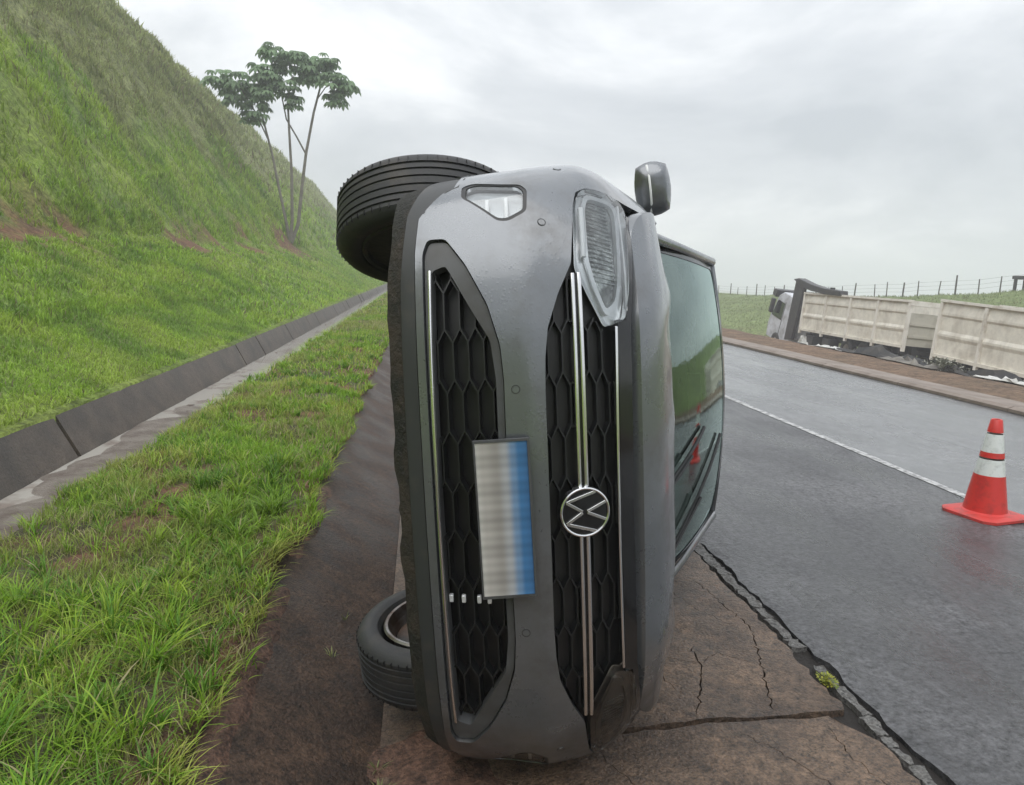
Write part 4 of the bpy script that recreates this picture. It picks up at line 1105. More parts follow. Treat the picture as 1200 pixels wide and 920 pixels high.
for sg in (1, -1):
    mb = MB(); mb.tube([(-sg*.725, 1.09, .975), (-sg*.68, 1.36, 1.15), (-sg*.615, 1.78, 1.392), (-sg*.622, 2.3, 1.432), (-sg*.607, 3.0, 1.418), (-sg*.585, 3.5, 1.36), (-sg*.66, 3.95, 1.05)], [.022, .018, .018, .02, .02, .03, .05], 10, flat=.8)
    mb.build('roof_rail', M_paint, car)
    # side glass
    def sg_fn(P, d, sg=sg):
        v, b_ = P[:, 0], P[:, 1]
        wt = np.interp(v, [1.2, 1.8, 2.4, 3.1, 3.6], [.70, .625, .628, .615, .60]); zt = np.interp(v, [1.15, 1.78, 2.3, 3.0, 3.6], [1.0, 1.375, 1.415, 1.40, 1.33])
        zb_ = .985+(v-1.2)*.02
        return np.stack([-sg*((.775+(wt-.775)*b_)-d), v, zb_+(zt-zb_)*b_], -1)
    for v0, v1 in ((1.25, 2.20), (2.24, 3.02), (3.06, 3.55)):
        patch('side_window', [(v0, 0), (v1, 0), (v1, 1), (v0, 1)], [], sg_fn, .08, .006, M_sglass, car)
    for v0, v1 in ((2.195, 2.245), (3.015, 3.065)):
        patch('pillar', [(v0, 0), (v1, 0), (v1, 1), (v0, 1)], [], sg_fn, .08, .02, M_gloss, car, d=-.004)
    patch('belt_trim', [(1.15, -.03), (3.7, -.03), (3.7, .03), (1.15, .03)], [], sg_fn, .1, .02, M_black, car, d=-.006)
    # rear corner panel
    mb = MB(); mb.quad((-sg*.60, 3.53, 1.34), (-sg*.785, 3.53, 1.02), (-sg*.74, 4.0, 1.02), (-sg*.64, 3.97, 1.08)); mb.build('rear_pillar', M_paint, car)
# tail
def tail(P, d):
    a, z = P[:, 0], P[:, 1]
    v = np.interp(z, [.2, .35, .6, .75, 1.02, 1.2, 1.42], [3.98, 4.05, 4.06, 4.02, 4.02, 3.90, 3.70]); wd = np.interp(z, [.2, .5, .9, 1.05, 1.42], [.80, .86, .80, .74, .56])
    return np.stack([-a*wd, v-.12*a*a-d, z], -1)
patch('tailgate', [(-1, .2), (1, .2), (1, 1.42), (-1, 1.42)], [[(-.8, 1.08), (.8, 1.08), (.82, 1.36), (-.82, 1.36)]], tail, .07, .03, M_paint, car)
patch('rear_window', [(-.8, 1.08), (.8, 1.08), (.82, 1.36), (-.82, 1.36)], [], tail, .08, .004, M_sglass, car, d=.004)
for sg in (1, -1): patch('tail_light', [(sg*.55, .78), (sg*.98, .78), (sg*.98, .95), (sg*.55, .93)], [], tail, .05, .01, M_red, car, d=-.01)
# cowl and wipers
mb = MB(); mb.box((-.70, 1.0, .955), (.70, 1.17, .975)); mb.build('cowl', M_black, car)
def wsp(a, b_, d=0): return Vector(ws(np.array([[a, b_]], float), d)[0].tolist())
for a0_, b0_, a1_, b1_ in ((-.90, .04, -.27, .84), (-.36, .04, -.12, .50)):
    mb = MB(); mb.tube([wsp(a0_, b0_-.05, .0), wsp(a0_, b0_, -.03), wsp((a0_+a1_)/2, (b0_+b1_)/2, -.032)], .007, 6); o = mb.build('wiper_arm', M_black, car)
    mb = MB(); mb.tube([wsp(a0_+(a1_-a0_)*t_, b0_+(b1_-b0_)*t_, -.012-.006*sin(pi*t_)) for t_ in (.12, .3, .5, .7, .85, 1)], .008, 6); mb.build('blade', M_black, o)
# cabin
MB().box((-.66, 1.18, .72), (.66, 1.55, .97)).build('dashboard', M_dark_int, car, bevel=.04)
for x in (-.36, .36):
    mb = MB(); mb.box((-.24, 0, 0), (.24, .50, .14), Matrix.Translation((x, 2.0, .42))); mb.build('seat', M_seat, car, bevel=.05)
    mb = MB(); mb.box((-.24, 0, 0), (.24, .13, .62), Matrix.Translation((x, 2.42, .50)) @ Matrix.Rotation(radians(-14), 4, 'X')); mb.build('seat_back', M_seat, car, bevel=.05)
    mb = MB(); mb.box((-.13, 0, 0), (.13, .09, .18), Matrix.Translation((x, 2.60, 1.12)) @ Matrix.Rotation(radians(-10), 4, 'X')); mb.build('headrest', M_seat, car, bevel=.03)
MB().box((-.62, 3.0, .42), (.62, 3.14, 1.05)).build('rear_bench', M_seat, car, bevel=.05)
MB().box((-.78, .5, .20), (.78, 3.9, .24)).build('floor_pan', M_dark_int, car)
mb = MB(); MM = Matrix.Translation((.36, 1.66, .90)) @ Matrix.Rotation(radians(65), 4, 'X')
mb.lathe([(.185+.014*cos(a), .014*sin(a)) for a in np.linspace(0, 2*pi, 9)[:-1]], 32, MM, closed=True); mb.box((-.17, -.02, -.01), (.17, .02, .01), MM); mb.box((-.05, -.06, -.03), (.05, .06, .02), MM); mb.build('steering_wheel', M_dark_int, car)
bm = bmesh.new(); bmesh.ops.create_icosphere(bm, subdivisions=4, radius=1)
for v in bm.verts:
    n_ = math.sin(v.co.x*9)*.05+math.sin(v.co.z*12+v.co.y*4)*.05; v.co = Vector((v.co.x*.22, v.co.y*.10, v.co.z*.20))*(1+n_)
me = bpy.data.meshes.new('airbag'); bm.to_mesh(me); bm.free(); me.shade_smooth(); o = link_mesh('airbag', me, car, M_bag); o.location = (.38, 1.46, 1.02)
o['label'] = 'pale deflated airbag behind the windscreen'
mb = MB(); p0 = wsp(0, .80, .05)
mb.box((-.03, -.02, -.02), (.03, .03, .02), Matrix.Translation(p0)); mb.box((-.115, -.012, -.075), (.115, .012, -.012), Matrix.Translation(p0+Vector((0, .05, 0)))); mb.build('rear_view_mirror', M_black, car, bevel=.006)
# door mirrors
for sg in (1, -1):
    if sg < 0: sc_ = .62   # the one underneath is folded against the ground
    else: sc_ = 1
    bm = bmesh.new(); bmesh.ops.create_cube(bm, size=1)
    bmesh.ops.subdivide_edges(bm, edges=bm.edges, cuts=5, use_grid_fill=True)
    for v in bm.verts:
        p = v.co*2; q = p.normalized()*max(abs(p.x), abs(p.y), abs(p.z)); r = p*.45+q*.55*1.15
        y_ = r.y; k_ = 1-.30*max(0, -y_); v.co = Vector((r.x*.102*k_, r.y*.052, r.z*.070*k_))
    me = bpy.data.meshes.new('door_mirror'); bm.to_mesh(me); bm.free(); me.shade_smooth()
    o = link_mesh('door_mirror', me, car, M_paint); o.location = (-sg*(.925 if sg > 0 else .84), 1.42, 1.055 if sg > 0 else 1.0); o.rotation_euler = (0, sg*radians(-6), sg*radians(8 if sg > 0 else 70))
    # black lower shell half and the seam
    mb = MB(); mb.tube([(-.098, -.013, -.019), (-.05, -.051, -.019), (0, -.057, -.019), (.05, -.051, -.019), (.098, -.013, -.019)], .005, 6); mb.build('indicator_strip', M_lwhite, o)
    mb = MB(); mb.tube([(sg*.08, .02, -.03), (sg*.17, .05, -.07)], .028, 8, flat=.6); mb.build('mirror_foot', M_black, o)
    mb = MB(); mb.box((-.085, .050, -.056), (.085, .054, .056)); mb.build('mirror_glass', M_chrome, o, bevel=.003)

# wheels: moulded tyre, grooves cut between tread ribs
def wheel(loc, steer, camber, name='wheel', rim_m=None):
    wr = bpy.data.objects.new(name, None); C.objects.link(wr); wr.parent = car; wr.location = loc
    wr.rotation_euler = (0, camber, steer)
    Mx = Matrix.Rotation(radians(90), 4, 'Y')
    R = .318; pr = [(.232, -.088), (.238, -.098), (.258, -.106), (.280, -.106), (.299, -.098), (.310, -.086), (.3155, -.076)]
    tr = []
    for z in (-.062, -.040, -.014, .014, .040, .062): tr += [(R-.001*abs(z)/.02, z-.0032), (R-.0060, z-.0020), (R-.0060, z+.0020), (R, z+.0032)]
    pr2 = pr+tr+[(r, -z) for r, z in reversed(pr)]+[(.226, .080), (.222, 0), (.226, -.080)]
    mb = MB(); mb.lathe(pr2, 96, Mx, closed=True); ty = mb.build('tyre', M_rubber, wr, ang=28)
    # sipes across the outer ribs
    mb = MB()
    for k_ in range(64):
        an = 2*pi*k_/64
        for z0, z1 in ((-.084, -.067), (.067, .084)):
            M_ = Mx @ Matrix.Rotation(an, 4, 'Z'); mb.box((R-.006, -.0009, z0), (R+.0001, .0009, z1), M_)
    mb.build('tread_sipes', M_black, wr, smooth=False)['kind'] = 'stuff'
    mb = MB(); mb.lathe([(.233, -.092), (.226, -.098), (.216, -.096), (.212, -.085), (.204, -.06), (.198, 0), (.200, .06), (.214, .086), (.224, .094), (.232, .090)], 64, Mx)
    mb.lathe([(.204, -.060), (.196, -.05), (.19, .0)], 64, Mx); rm = mb.build('rim', rim_m or M_rim, wr)
    mb = MB()
    for k_ in range(5):
        M_ = Mx @ Matrix.Rotation(2*pi*k_/5, 4, 'Z')
        mb.hexa([M_ @ Vector(q) for q in ((.04, -.03, .040), (.200, -.02, .062), (.200, .02, .062), (.04, .03, .040), (.04, -.026, .065), (.200, -.015, .084), (.200, .015, .084), (.04, .026, .065))])
    mb.lathe([(0, .068), (.045, .066), (.052, .05), (.052, .03), (0, .03)], 32, Mx); mb.build('spokes', M_rim, wr, bevel=.003)
    mb = MB(); mb.lathe([(0, -.02), (.13, -.02), (.135, -.012), (.135, .004), (.05, .004), (0, .02)], 40, Mx); mb.lathe([(0, -.075), (.06, -.07), (.065, -.02)], 24, Mx); mb.build('brake_disc', M_rust, wr)
    mb = MB(); mb.lathe([(.05, -.045), (.15, -.047), (.175, -.035), (.178, -.02), (.17, -.02), (.05, -.03)], 40, Mx, closed=True); mb.build('dust_shield', M_under, wr)
    if loc[0] > 0: wr.scale = (1, 1, 1)
    return wr
# x = -w. positive z rotation steers
def unseat(wr):
    for c in wr.children:
        if c.name.startswith('rim'): c.scale = (1, .925, .925)
w1 = wheel((-.775, .84, .185), radians(-24), radians(4), rim_m=M_under)  # upper rim in black: shade inside the wheel put into its colour
w2 = wheel((.735, .82, .150), radians(3), radians(-3)); unseat(w2)
# face outwards: spokes on the outer side
mb = MB(); mb.lathe([(.02, -.083), (.212, -.083), (.214, -.076), (.02, -.070)], 40, Matrix.Rotation(radians(90), 4, 'Y'), closed=True); mb.build('shade_disc', M_under, w1)  # dark disc added across the upper rim to stand in for shade
w1.rotation_euler[1] = pi+radians(0); w1.rotation_euler[2] = radians(-24)
w3 = wheel((-.76, 3.40, .25), 0, pi); w4 = wheel((.76, 3.40, .25), 0, 0)
# underbody
mb = MB(); mb.box((-.62, .16, .150), (.62, 1.25, .175)); mb.box((-.70, 1.25, .165), (.70, 3.05, .19)); mb.box((-.60, 3.05, .20), (.60, 3.95, .26)); mb.build('undertray', M_under, car, bevel=.01)
mb = MB(); mb.tube([(.1, 1.0, .13), (.12, 1.8, .12), (.12, 2.8, .13), (-.2, 3.3, .16), (-.35, 4.0, .20)], .03, 10); mb.build('exhaust_pipe', M_rust, car)
for sg in (1, -1):
    mb = MB(); mb.tube([(-sg*.30, .95, .17), (-sg*.70, .84, .17)], [.035, .022], 8); mb.tube([(-sg*.25, .70, .19), (-sg*.70, .78, .20)], .012, 8); mb.build('control_arm', M_under, car)
    mb = MB(); mb.tube([(-sg*.40, .84, .20), (-sg*.70, .84, .20)], .018, 8); mb.tube([(-sg*.62, .86, .25), (-sg*.55, .88, .75)], .045, 10); mb.build('strut', M_under, car)

# ================================================================== TRAFFIC CONE
cone = empty('traffic_cone', (3.85, 4.66, .004), 'red traffic cone with two white bands standing on the road shoulder', 'cone', rot=(0, radians(-1.0), radians(14)))
M_cr = mat('cone_red', (.56, .035, .028), .38, noise=(16, 6, (.36, .03, .025), .5, .72), bump=(70, .2, .003))
M_cw = mat('cone_reflective_band', (.66, .69, .67), .3, noise=(30, 4, (.50, .53, .51), .5, .7))
M_cd = mat('cone_rubber_base', (.52, .045, .038), .5, noise=(12, 5, (.26, .05, .04), .5, .72))
mb = MB(); h_ = .205; ch = .055
oct_ = [(-h_+ch, -h_), (h_-ch, -h_), (h_, -h_+ch), (h_, h_-ch), (h_-ch, h_), (-h_+ch, h_), (-h_, h_-ch), (-h_, -h_+ch)]
mb.v = [(x, y, 0) for x, y in oct_]+[(x, y, .018) for x, y in oct_]+[(x*.93, y*.93, .026) for x, y in oct_]+[(x*.70, y*.70, .032) for x, y in oct_]
mb.f = [tuple(range(8))[::-1], tuple(range(24, 32))]+[(r*8+i, r*8+(i+1) % 8, (r+1)*8+(i+1) % 8, (r+1)*8+i) for r in range(3) for i in range(8)]
mb.build('base', M_cd, cone, ang=25)
def cr(z): return .135+(.036-.135)*(z-.03)/.62
lv = [(.028, .285, M_cr, 'cone_body', 0), (.285, .392, M_cw, 'reflective_band', .0012), (.392, .440, M_cr, 'cone_body', 0), (.440, .562, M_cw, 'reflective_band', .0012), (.562, .655, M_cr, 'cone_tip', 0)]
for z0, z1, mm_, nm, ex in lv:
    mb = MB(); pr = []
    if nm == 'cone_body' and z0 < .1: pr = [(cr(z0)+.018, z0), (cr(z0)+.004, z0+.010)]
    pr += [(cr(z0+.012)+ex, z0+(.012 if not ex else 0)), (cr(z1)+ex, z1)]
    if nm == 'cone_tip': pr += [(cr(z1)-.005, z1+.006), (cr(z1)-.014, z1+.004), (cr(z1)-.018, z1-.05)]
    if ex: pr = [(cr(z0)-.001, z0)]+pr+[(cr(z1)-.001, z1)]
    mb.lathe(pr, 40); mb.build(nm, mm_, cone, ang=40)

# ================================================================== TREE
M_leaf = mat('tree_leaf', (.060, .098, .045), .6, attr=True, spec=.4)
leafy(M_leaf, .45)
M_bark = mat('pale_bark', (.21, .19, .165), .75, noise=(3, 6, (.13, .115, .10), .4, .65), bump=(10, .5, .02))
tb = Vector((-7.30, 45.0, float(ground_z(np.array([-7.3]), np.array([45.]))[0])-.05))
tree = empty('umbrella_leaved_tree', tb, 'slender tree with several thin pale stems and big drooping leaves on the hillside', 'tree')
def T(p): return Vector(p)-tb
base_z = tb.z
stems = [([(-7.32, 45, base_z), (-7.55, 45.05, 3.7), (-7.98, 45.1, 5.6), (-8.35, 45.2, 7.3), (-8.80, 45.3, 8.9), (-9.2, 45.4, 10.0)], .105, .04),
         ([(-7.28, 45, base_z), (-7.20, 44.9, 3.8), (-7.24, 44.9, 6.2), (-7.38, 44.8, 8.5), (-7.48, 44.8, 10.2), (-7.2, 44.8, 11.4)], .11, .04),
         ([(-7.25, 45, base_z), (-6.90, 45.1, 3.6), (-6.72, 45.1, 5.6), (-6.50, 45.0, 7.45), (-6.12, 45.0, 9.6), (-5.80, 45, 10.9), (-5.9, 45, 11.9)], .12, .045),
         ([(-6.52, 45.05, 7.4), (-7.05, 45.2, 8.3), (-7.62, 45.3, 9.2), (-7.9, 45.3, 10.5), (-8.2, 45.3, 12.0)], .055, .03),
         ([(-5.95, 45.0, 10.3), (-5.5, 44.8, 10.9), (-5.0, 44.6, 11.2)], .035, .02),
         ([(-8.5, 45.2, 7.9), (-9.2, 45.0, 9.4), (-9.9, 44.9, 10.5), (-10.9, 44.9, 11.2)], .045, .025)]
for P, r0, r1 in stems:
    mb = MB(); n = len(P); mb.tube([T(p) for p in P], [0.95*(r0+(r1-r0)*i/(n-1)) for i in range(n)], 7); mb.build('trunk', M_bark, tree)
def leaf_whorl(centre, R, nleaf, seed):
    r_ = random.Random(seed); V = []; F = []; Cc = []
    for i in range(nleaf):
        az = 2*pi*i/nleaf+r_.uniform(-.25, .25); pl_ = R*r_.uniform(.35, .75); pe = r_.uniform(-.75, .85)
        c0 = Vector(centre)+Vector((cos(az)*pl_*cos(pe), sin(az)*pl_*cos(pe), sin(pe)*pl_))
        # petiole
        a = Vector((cos(az), sin(az), 0)); up = Vector((0, 0, 1))
        colr = np.array([.215, .320, .175])*r_.uniform(.6, 1.35)
        lob = 9; lr = min(R, .85)*r_.uniform(.38, .58)
        for j in range(lob):
            la = az+2*pi*(j+.5)/lob; L = lr*(1.0 if cos(la-az) > -.3 else .7)*r_.uniform(.85, 1.1); hw = L*.25
            d = Vector((cos(la), sin(la), 0)); sd_ = Vector((-sin(la), cos(la), 0))
            droop = .55+.35*r_.random()
            b0 = len(V)
            V += [tuple(c0), tuple(c0+d*L*.5+sd_*hw-up*L*.12*droop), tuple(c0+d*L*.55-up*L*.10*droop), tuple(c0+d*L*.5-sd_*hw-up*L*.12*droop), tuple(c0+d*L*.85+sd_*hw*.75-up*L*.62*droop), tuple(c0+d*L*.88-up*L*.60*droop), tuple(c0+d*L*.85-sd_*hw*.75-up*L*.62*droop), tuple(c0+d*L*.97-up*L*1.05*droop)]
            F += [(b0, b0+1, b0+2), (b0, b0+2, b0+3), (b0+1, b0+4, b0+5), (b0+1, b0+5, b0+2), (b0+2, b0+5, b0+6), (b0+2, b0+6, b0+3), (b0+4, b0+7, b0+5), (b0+5, b0+7, b0+6)]
            Cc += [colr*r_.uniform(.9, 1.1)]*8
    return V, F, Cc
whorls = [((-10.95, 45.0, 11.0), .95, 10), ((-10.5, 45.6, 10.6), .7, 7), ((-9.75, 44.8, 10.8), .95, 11), ((-10.0, 44.6, 9.9), .75, 8), ((-9.1, 45.2, 9.5), 1.0, 12), ((-9.3, 45.7, 10.4), .8, 9), ((-8.75, 45.3, 11.4), .8, 9), ((-8.25, 45.2, 12.4), .85, 11),
          ((-7.6, 45.5, 11.7), .9, 10), ((-7.15, 44.8, 12.2), 1.0, 12), ((-7.55, 44.9, 10.6), .85, 11), ((-7.2, 44.5, 9.9), .7, 8), ((-6.6, 45.3, 12.1), .9, 10), ((-6.35, 44.9, 11.4), .85, 10), ((-5.95, 45.0, 12.1), .85, 11),
          ((-5.35, 44.8, 11.3), 1.0, 12), ((-4.85, 44.7, 11.0), .85, 10), ((-5.15, 44.5, 10.3), .65, 8), ((-8.3, 44.8, 11.0), .8, 9), ((-8.6, 44.7, 10.3), .7, 7), ((-9.35, 45, 8.9), .65, 8)]
rw = random.Random(77)
whorls = [((-7.9+(c[0]+7.9)*1.10, c[1]+rw.uniform(-.5, .5), c[2]+.08), r*rw.uniform(.85, 1.1), k_) for c, r, k_ in whorls]
whorls += [((-7.9+rw.uniform(-3.2, 3.2), 45+rw.uniform(-1, 1), 11.3+rw.uniform(-.8, 1.1)), rw.uniform(.45, .65), 6) for _ in range(7)]
for i, (c0, R, nl) in enumerate(whorls):
    V, F, Cc = leaf_whorl(T(c0), R*1.03, nl+6, 40+i)
    o = np_mesh('leaf_cluster', np.array(V), np.array(F), np.array(Cc), M_leaf, tree)

# ================================================================== FENCE ON THE BANK TOP
M_post = mat('weathered_post', (.10, .09, .08), .8, noise=(8, 4, (.05, .045, .04), .4, .6))
fence = empty('wire_fence', (33.2, 40, 1.9), 'long wire fence with thin wooden posts along the skyline of the right bank', 'fence')
yp = 22.0; tops = []
r_ = random.Random(12)
i = 0
while yp < 150:
    x = 33.2+r_.uniform(-.15, .15); z = float(ground_z(np.array([x]), np.array([yp]))[0]); big = (i % 3 == 0)
    hh = (1.15 if big else .95)*r_.uniform(.85, 1.1); rr = .055 if big else .038
    mb = MB(); lx, ly = r_.uniform(-.06, .06), r_.uniform(-.08, .08)
    mb.tube([(x, yp, z-.3), (x+lx*.5, yp+ly*.5, z+hh*.5), (x+lx, yp+ly, z+hh)], [rr, rr*.95, rr*.8], 6)
    o = mb.build('post', M_post); under(o, fence); tops.append((x, yp, z, hh)); yp += r_.uniform(1.6, 2.3)*(1 if yp < 80 else 1.5); i += 1
for k_ in (.35, .62, .9):
    mb = MB(); mb.tube([(x, y_, z+.95*k_) for x, y_, z, hh in tops], .005, 4); o = mb.build('wire', M_post); under(o, fence)

# small roofed shelter on the bank
M_white = mat('dirty_white_paint', (.55, .55, .53), .5, noise=(4, 5, (.34, .33, .30), .45, .7))
M_dk = mat('dark_metal', (.03, .03, .034), .45, noise=(5, 5, (.06, .055, .05), .45, .7))
sh = empty('roadside_shelter', (33.9, 40.6, 1.95), 'small dark roofed shelter with a pale wall on the bank top at the right edge', 'shelter')
mb = MB(); mb.box((-.2, -2.2, .72), (1.2, .75, .92)); mb.build('roof', M_dk, sh, bevel=.03)
mb = MB(); mb.box((.1, -2.1, .1), (1.0, .1, .70)); mb.build('wall', M_white, sh)
for y_ in (-2.0, -.1, .6):
    mb = MB(); mb.box((-.12, y_-.07, -.4), (.0, y_+.07, .72)); mb.build('post', M_dk, sh)

# ================================================================== WRECKED TIPPER TRUCK
M_body = mat('cream_tipper_paint', (.72, .685, .605), .5, noise=(1.2, 8, (.50, .455, .385), .48, .72), speck=(5, .12, 2), bump=(6, .2, .02))
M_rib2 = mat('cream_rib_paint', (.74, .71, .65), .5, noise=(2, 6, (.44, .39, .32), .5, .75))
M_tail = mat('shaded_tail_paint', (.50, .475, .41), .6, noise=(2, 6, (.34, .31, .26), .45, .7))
M_in = mat('tipper_inside', (.20, .185, .16), .7, noise=(2, 5, (.10, .09, .08), .4, .65))
M_cab = mat('dusty_cab_paint', (.58, .60, .65), .5, noise=(2, 6, (.28, .28, .29), .4, .7))
M_tyre2 = mat('dark_running_gear', (.022, .022, .024), .7, noise=(2, 6, (.055, .048, .04), .45, .7))
truck = empty('tipper_truck', (20.2, 30, -1.7), 'pale dusty tractor cab of the wrecked truck, nose down in the ditch beyond the road', 'truck')
def trailer(name, ya, yb, z0a, z0b, hgt, label, tilt):
    """ya is the near end (smaller y)"""
    t_ = empty(name, (19.3, (ya+yb)/2, -1.7), label, 'trailer', 'tipper trailers of the wrecked truck')
    Lr = yb-ya
    th = atan2(z0b-z0a, Lr)
    M_ = Matrix.Translation((19.3, ya, z0a)) @ Matrix.Rotation(th, 4, 'X') @ Matrix.Rotation(tilt, 4, 'Y')
    W_ = 2.35; iv = Matrix.Translation(t_.location).inverted()
    MM = iv @ M_
    ncell = 4
    # side panels between ribs
    for sx in (0, W_-.05):
        for i in range(ncell):
            y0, y1 = Lr*i/ncell, Lr*(i+1)/ncell
            mb = MB()
            # two swages pressed along the panel: built as stepped faces
            zs = [0, hgt*.06, hgt*.30, hgt*.36, hgt*.40, hgt*.46, hgt*.72, hgt*.76, hgt*.80, hgt*.97, hgt]
            xo = [0, 0, 0, .05, .05, 0, 0, .05, .05, 0, 0]
            s2 = -1 if sx == 0 else 1
            for k_ in range(len(zs)-1):
                xa, xb = sx+s2*xo[k_], sx+s2*xo[k_+1]
                mb.quad(MM @ Vector((xa, y0+.03, zs[k_])), MM @ Vector((xa, y1-.03, zs[k_])), MM @ Vector((xb, y1-.03, zs[k_+1])), MM @ Vector((xb, y0+.03, zs[k_+1])))
            mb.box((sx+.012, y0, .01), (sx+.045, y1, hgt-.01), MM)
            mb.build('side_panel', M_body, t_, ang=20)
        for i in range(ncell+1):
            y0 = Lr*i/ncell; s2 = -1 if sx == 0 else 1; x_a, x_b = (sx-.10, sx+.01) if sx == 0 else (sx+.04, sx+.15)
            mb = MB(); mb.box((x_a, y0-.07, -.24), (x_b, y0+.07, hgt-.02), MM); mb.build('rib', M_rib2, t_)
        mb = MB(); x_a, x_b = (sx-.12, sx+.05) if sx == 0 else (sx+.0, sx+.17)
        mb.box((x_a, -.06, hgt), (x_b, Lr+.06, hgt+.09), MM); mb.build('top_rail', M_rib2, t_)
        mb = MB(); mb.box((x_a+.02, -.02, -.10), (x_b-.02, Lr+.02, .02), MM); mb.build('lower_rail', M_body, t_)
    for y0, y1, nm in ((0.0, .05, 'tail_board'), (Lr-.05, Lr, 'head_board')):
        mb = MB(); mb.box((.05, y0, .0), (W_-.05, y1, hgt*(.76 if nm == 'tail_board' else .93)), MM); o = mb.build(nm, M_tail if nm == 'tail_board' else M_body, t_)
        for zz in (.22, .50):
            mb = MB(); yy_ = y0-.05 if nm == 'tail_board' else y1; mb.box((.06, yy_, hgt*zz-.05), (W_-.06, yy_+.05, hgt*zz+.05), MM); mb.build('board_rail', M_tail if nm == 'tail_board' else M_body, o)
    mb = MB(); mb.box((-.08, -.12, hgt*.93), (W_+.08, .0, hgt+.07), MM); mb.build('end_rail', M_rib2, t_)
    mb = MB(); mb.box((.05, .05, .03), (W_-.05, Lr-.05, .08), MM); mb.build('floor', M_in, t_)
    mb = MB(); mb.box((.45, .1, -.42), (.65, Lr-.1, -.02), MM); mb.box((W_-.65, .1, -.42), (W_-.45, Lr-.1, -.02), MM)
    for q in np.arange(.4, Lr, 1.1): mb.box((.1, q, -.35), (W_-.1, q+.08, -.2), MM)
    mb.build('chassis', M_tyre2, t_)
    for q in (Lr*.18, Lr*.34, Lr*.50):
        for sx in (.05, W_-.32):
            mb = MB(); Mq = MM @ Matrix.Translation((sx, q, -.62)) @ Matrix.Rotation(radians(90), 4, 'Y')
            mb.lathe([(.26, .0), (.30, -.02), (.46, .0), (.50, .04), (.50, .24), (.46, .28), (.30, .28), (.26, .24)], 24, Mq, closed=True); wl_ = mb.build('wheel', M_tyre2, t_)
            mb = MB(); mb.lathe([(0, .10), (.15, .08), (.2, .04), (.27, .02), (.27, .2), (0, .2)], 20, Mq); mb.build('hub', M_in, wl_)
        mb = MB(); mb.tube([MM @ Vector((.1, q, -.62)), MM @ Vector((W_-.1, q, -.62))], .07, 8); mb.build('axle', M_tyre2, t_)
    # mudguards, hoses and side tanks hanging below
    for q in (Lr*.70, Lr*.88):
        mb = MB(); mb.box((-.02, q-.35, -.75), (.5, q+.3, -.28), MM); mb.build('tool_box', M_tyre2, t_, bevel=.03)
    return t_
trailer('tipper_trailer', 28.9, 37.5, -.56, -.50, 1.74, 'cream ribbed tipper trailer directly behind the wrecked cab', radians(3))
trailer('tipper_trailer', 17.6, 27.05, -1.08, -.68, 1.96, 'second cream ribbed tipper trailer, cut off by the right edge of the photo', radians(2.5))
# cab, leaning back
tl = truck.location
CM = Matrix.Translation(Vector((19.6, 41.9, -1.55))-Vector(tl)) @ Matrix.Rotation(radians(14), 4, 'X') @ Matrix.Rotation(radians(3), 4, 'Y')
def prism(mb, outline, x0, x1, M_):
    n = len(outline); b0 = len(mb.v)
    mb.v += [tuple(M_ @ Vector((x0, y, z))) for y, z in outline]+[tuple(M_ @ Vector((x1, y, z))) for y, z in outline]
    mb.f += [tuple(b0+i for i in range(n)), tuple(b0+n+i for i in range(n))[::-1]]+[(b0+i, b0+(i+1) % n, b0+n+(i+1) % n, b0+n+i) for i in range(n)]
# y forward is +y (away), so the side seen from the road shows the nose on the left
cabo = [(-2.3, .3), (.35, .3), (.50, 1.0), (.42, 1.5), (-.05, 2.75), (-.55, 3.05), (-2.3, 3.05)]
mb = MB(); prism(mb, cabo, 0, 2.4, CM); cab_o = mb.build('cab', M_cab, truck, ang=25, bevel=.05)
mb = MB(); prism(mb, [(-.95, 1.55), (.25, 1.55), (-.12, 2.5), (-.95, 2.5)], -.015, .0, CM); mb.build('side_window', M_sglass, truck)
mb = MB(); prism(mb, [(-1.0, .35), (-1.04, .35), (-1.04, 2.6), (-1.0, 2.6)], -.012, .0, CM); mb.build('door_gap', M_dk, truck)
mb = MB(); mb.hexa([CM @ Vector(q) for q in ((.15, .46, 1.5), (2.25, .46, 1.5), (2.25, .02, 2.65), (.15, .02, 2.65), (.15, .50, 1.5), (2.25, .50, 1.5), (2.25, .06, 2.68), (.15, .06, 2.68))]); mb.build('windscreen', M_sglass, truck)
WM = Matrix.Translation(-Vector(tl))
def poly_slab(name, pts, x0, x1, m, **kw):
    mb = MB(); prism(mb, pts, x0, x1, WM); return mb.build(name, m, truck, **kw)
poly_slab('rear_fairing', [(39.20, -1.23), (38.35, -1.16), (37.52, 1.69), (38.49, 1.98)], 19.25, 19.45, M_dk, bevel=.05)
poly_slab('cab_back_wall', [(38.9, -1.15), (38.5, -1.15), (38.2, 1.0), (38.6, 1.05)], 19.65, 21.6, M_cab)
poly_slab('roof_deflector', [(38.68, 1.97), (38.13, 2.02), (36.84, 1.74), (35.47, 1.56), (34.00, 1.48), (33.95, 1.25), (35.41, 1.28), (36.76, 1.41), (37.86, 1.60)], 19.2, 19.6, M_dk, bevel=.03)
poly_slab('deflector_strut', [(35.0, 1.30), (34.8, 1.30), (34.8, 1.62), (35.0, 1.62)], 19.25, 19.4, M_dk)
CM2 = Matrix.Translation(Vector((19.6, 41.9, -1.62))-Vector(tl)) @ Matrix.Rotation(radians(9), 4, 'X')
mb = MB(); prism(mb, [(.2, 2.55), (.62, 2.62), (.60, 2.95), (.1, 2.98)], -.1, 2.3, CM); mb.build('sun_visor', M_dk, truck, bevel=.03)
mb = MB(); mb.box((-.30, -.05, 1.7), (-.12, .2, 2.5), CM); mb.build('mirror', M_dk, truck, bevel=.02)
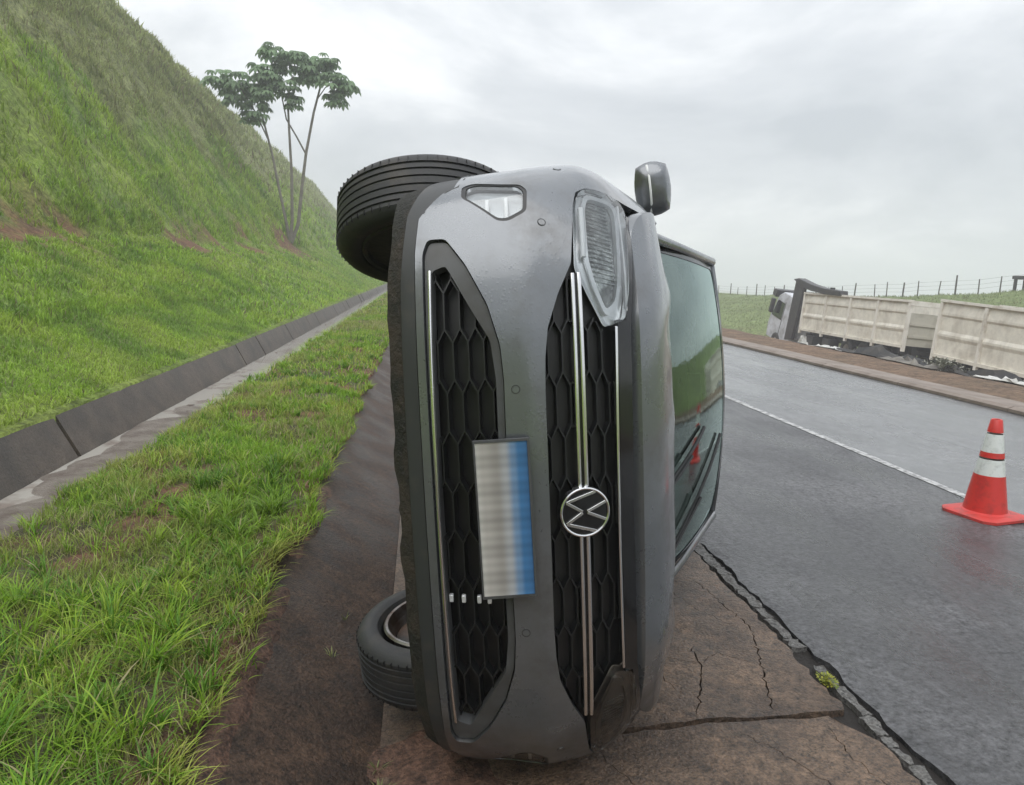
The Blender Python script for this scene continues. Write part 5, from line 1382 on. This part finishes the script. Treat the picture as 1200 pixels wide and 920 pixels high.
mb = MB(); prism(mb, [(-6, .0), (.3, .0), (.3, .35), (-6, .35)], .5, 1.9, CM2); mb.build('chassis', M_tyre2, truck)
for q in (-.9, -4.3, -5.5):
    for sx in (-.02, 2.1):
        Mq = CM2 @ Matrix.Translation((sx, q, .3)) @ Matrix.Rotation(radians(90), 4, 'Y')
        mb = MB(); mb.lathe([(.26, .0), (.30, -.02), (.46, .0), (.50, .04), (.50, .24), (.46, .28), (.30, .28), (.26, .24)], 24, Mq, closed=True); wl_ = mb.build('wheel', M_tyre2, truck)
        mb = MB(); mb.lathe([(0, .10), (.15, .08), (.27, .02), (.27, .2), (0, .2)], 20, Mq); mb.build('hub', M_in, wl_)
# debris on the dirt beside the truck
def debris(name, x, y, dims, m, label, seed, cat='debris'):
    r_ = random.Random(seed); n, k_ = 14, 6; V = []; F = []
    for i in range(n+1):
        for j in range(k_+1):
            px = x+(j/k_-.5)*dims[0]+r_.uniform(-.1, .1)*dims[0]; py = y+(i/n-.5)*dims[1]+r_.uniform(-.02, .02)*dims[1]
            V.append((px, py, float(ground_z(np.array([px]), np.array([py]))[0])+.03+dims[2]*r_.random()*(sin(pi*j/k_)*sin(pi*i/n))**.5))
    for i in range(n):
        for j in range(k_): F.append((i*(k_+1)+j, i*(k_+1)+j+1, (i+1)*(k_+1)+j+1, (i+1)*(k_+1)+j))
    o = np_mesh(name, np.array(V), np.array(F), None, m, smooth=False); md = o.modifiers.new('thickness', 'SOLIDIFY'); md.thickness = .015
    tag(o, label, cat); return o
debris('torn_sheet', 10.75, 19.2, (.35, 1.7, .10), M_white, 'torn pale sheet lying on the bare earth below the first trailer', 1)
debris('torn_sheet', 10.7, 12.9, (.30, 1.5, .10), M_white, 'pale crumpled panel on the earth verge below the second trailer', 2)
debris('scrap_metal', 10.8, 15.6, (.8, 1.9, .22), M_in, 'grey crumpled metal on the verge between the two trailers', 3)
debris('plastic_bag', 10.7, 20.6, (.2, .3, .28), M_white, 'small white bag near the truck cab on the earth verge', 4, 'bag')
debris('scrap_metal', 11.0, 16.9, (.8, 4.2, .42), M_tyre2, 'dark twisted scrap below the rear of the first trailer', 5)
debris('scrap_metal', 11.2, 13.9, (.9, 4.6, .42), M_tyre2, 'dark twisted scrap below the front of the second trailer', 6)
bush = empty('grey_bush', (10.9, 14.9, -.1), 'small grey-green bush at the verge between the two trailers', 'bush')
mb = MB(); ms = MB()
for i in range(700):
    a = random.uniform(0, 2*pi); b0 = random.uniform(.1, pi/2); rr = random.uniform(.3, 1)
    p = Vector((cos(a)*cos(b0)*rr*.32, sin(a)*cos(b0)*rr*.75, sin(b0)*rr*.27)); L = random.uniform(.04, .09)
    t1 = Vector((random.uniform(-1, 1), random.uniform(-1, 1), random.uniform(-.3, 1))).normalized(); s1_ = t1.cross(Vector((.2, .3, .9))).normalized()*L*.3
    mb.quad(p, p+t1*L*.5+s1_, p+t1*L, p+t1*L*.5-s1_)
    if i % 40 == 0: ms.tube([(0, 0, -.1), tuple(p)], .008, 4)
mb.build('leaves', mat('grey_leaf', (.30, .30, .25), .6), bush, smooth=False); ms.build('stem', M_bark, bush)
# dark clod lying on the verge
o = debris('earth_clod', 10.35, 14.0, (.16, .2, .14), M_crack, 'small dark clod on the bare earth below the trailers', 8, 'clod')

# ================================================================== HAZE
HZ = bpy.data.materials.new('thin_rain_haze'); HZ.use_nodes = True; t = HZ.node_tree; t.nodes.clear()
o_ = N(t, 'ShaderNodeOutputMaterial'); pv = N(t, 'ShaderNodeVolumePrincipled'); pv.inputs['Color'].default_value = (.945, .96, 1, 1); pv.inputs['Density'].default_value = .0030; pv.inputs['Anisotropy'].default_value = .2
t.links.new(pv.outputs[0], o_.inputs['Volume'])
mb = MB(); mb.box((-305, -305, -60), (760, 860, 32)); hz = mb.build('haze', HZ, smooth=False); tag(hz, kind='stuff')
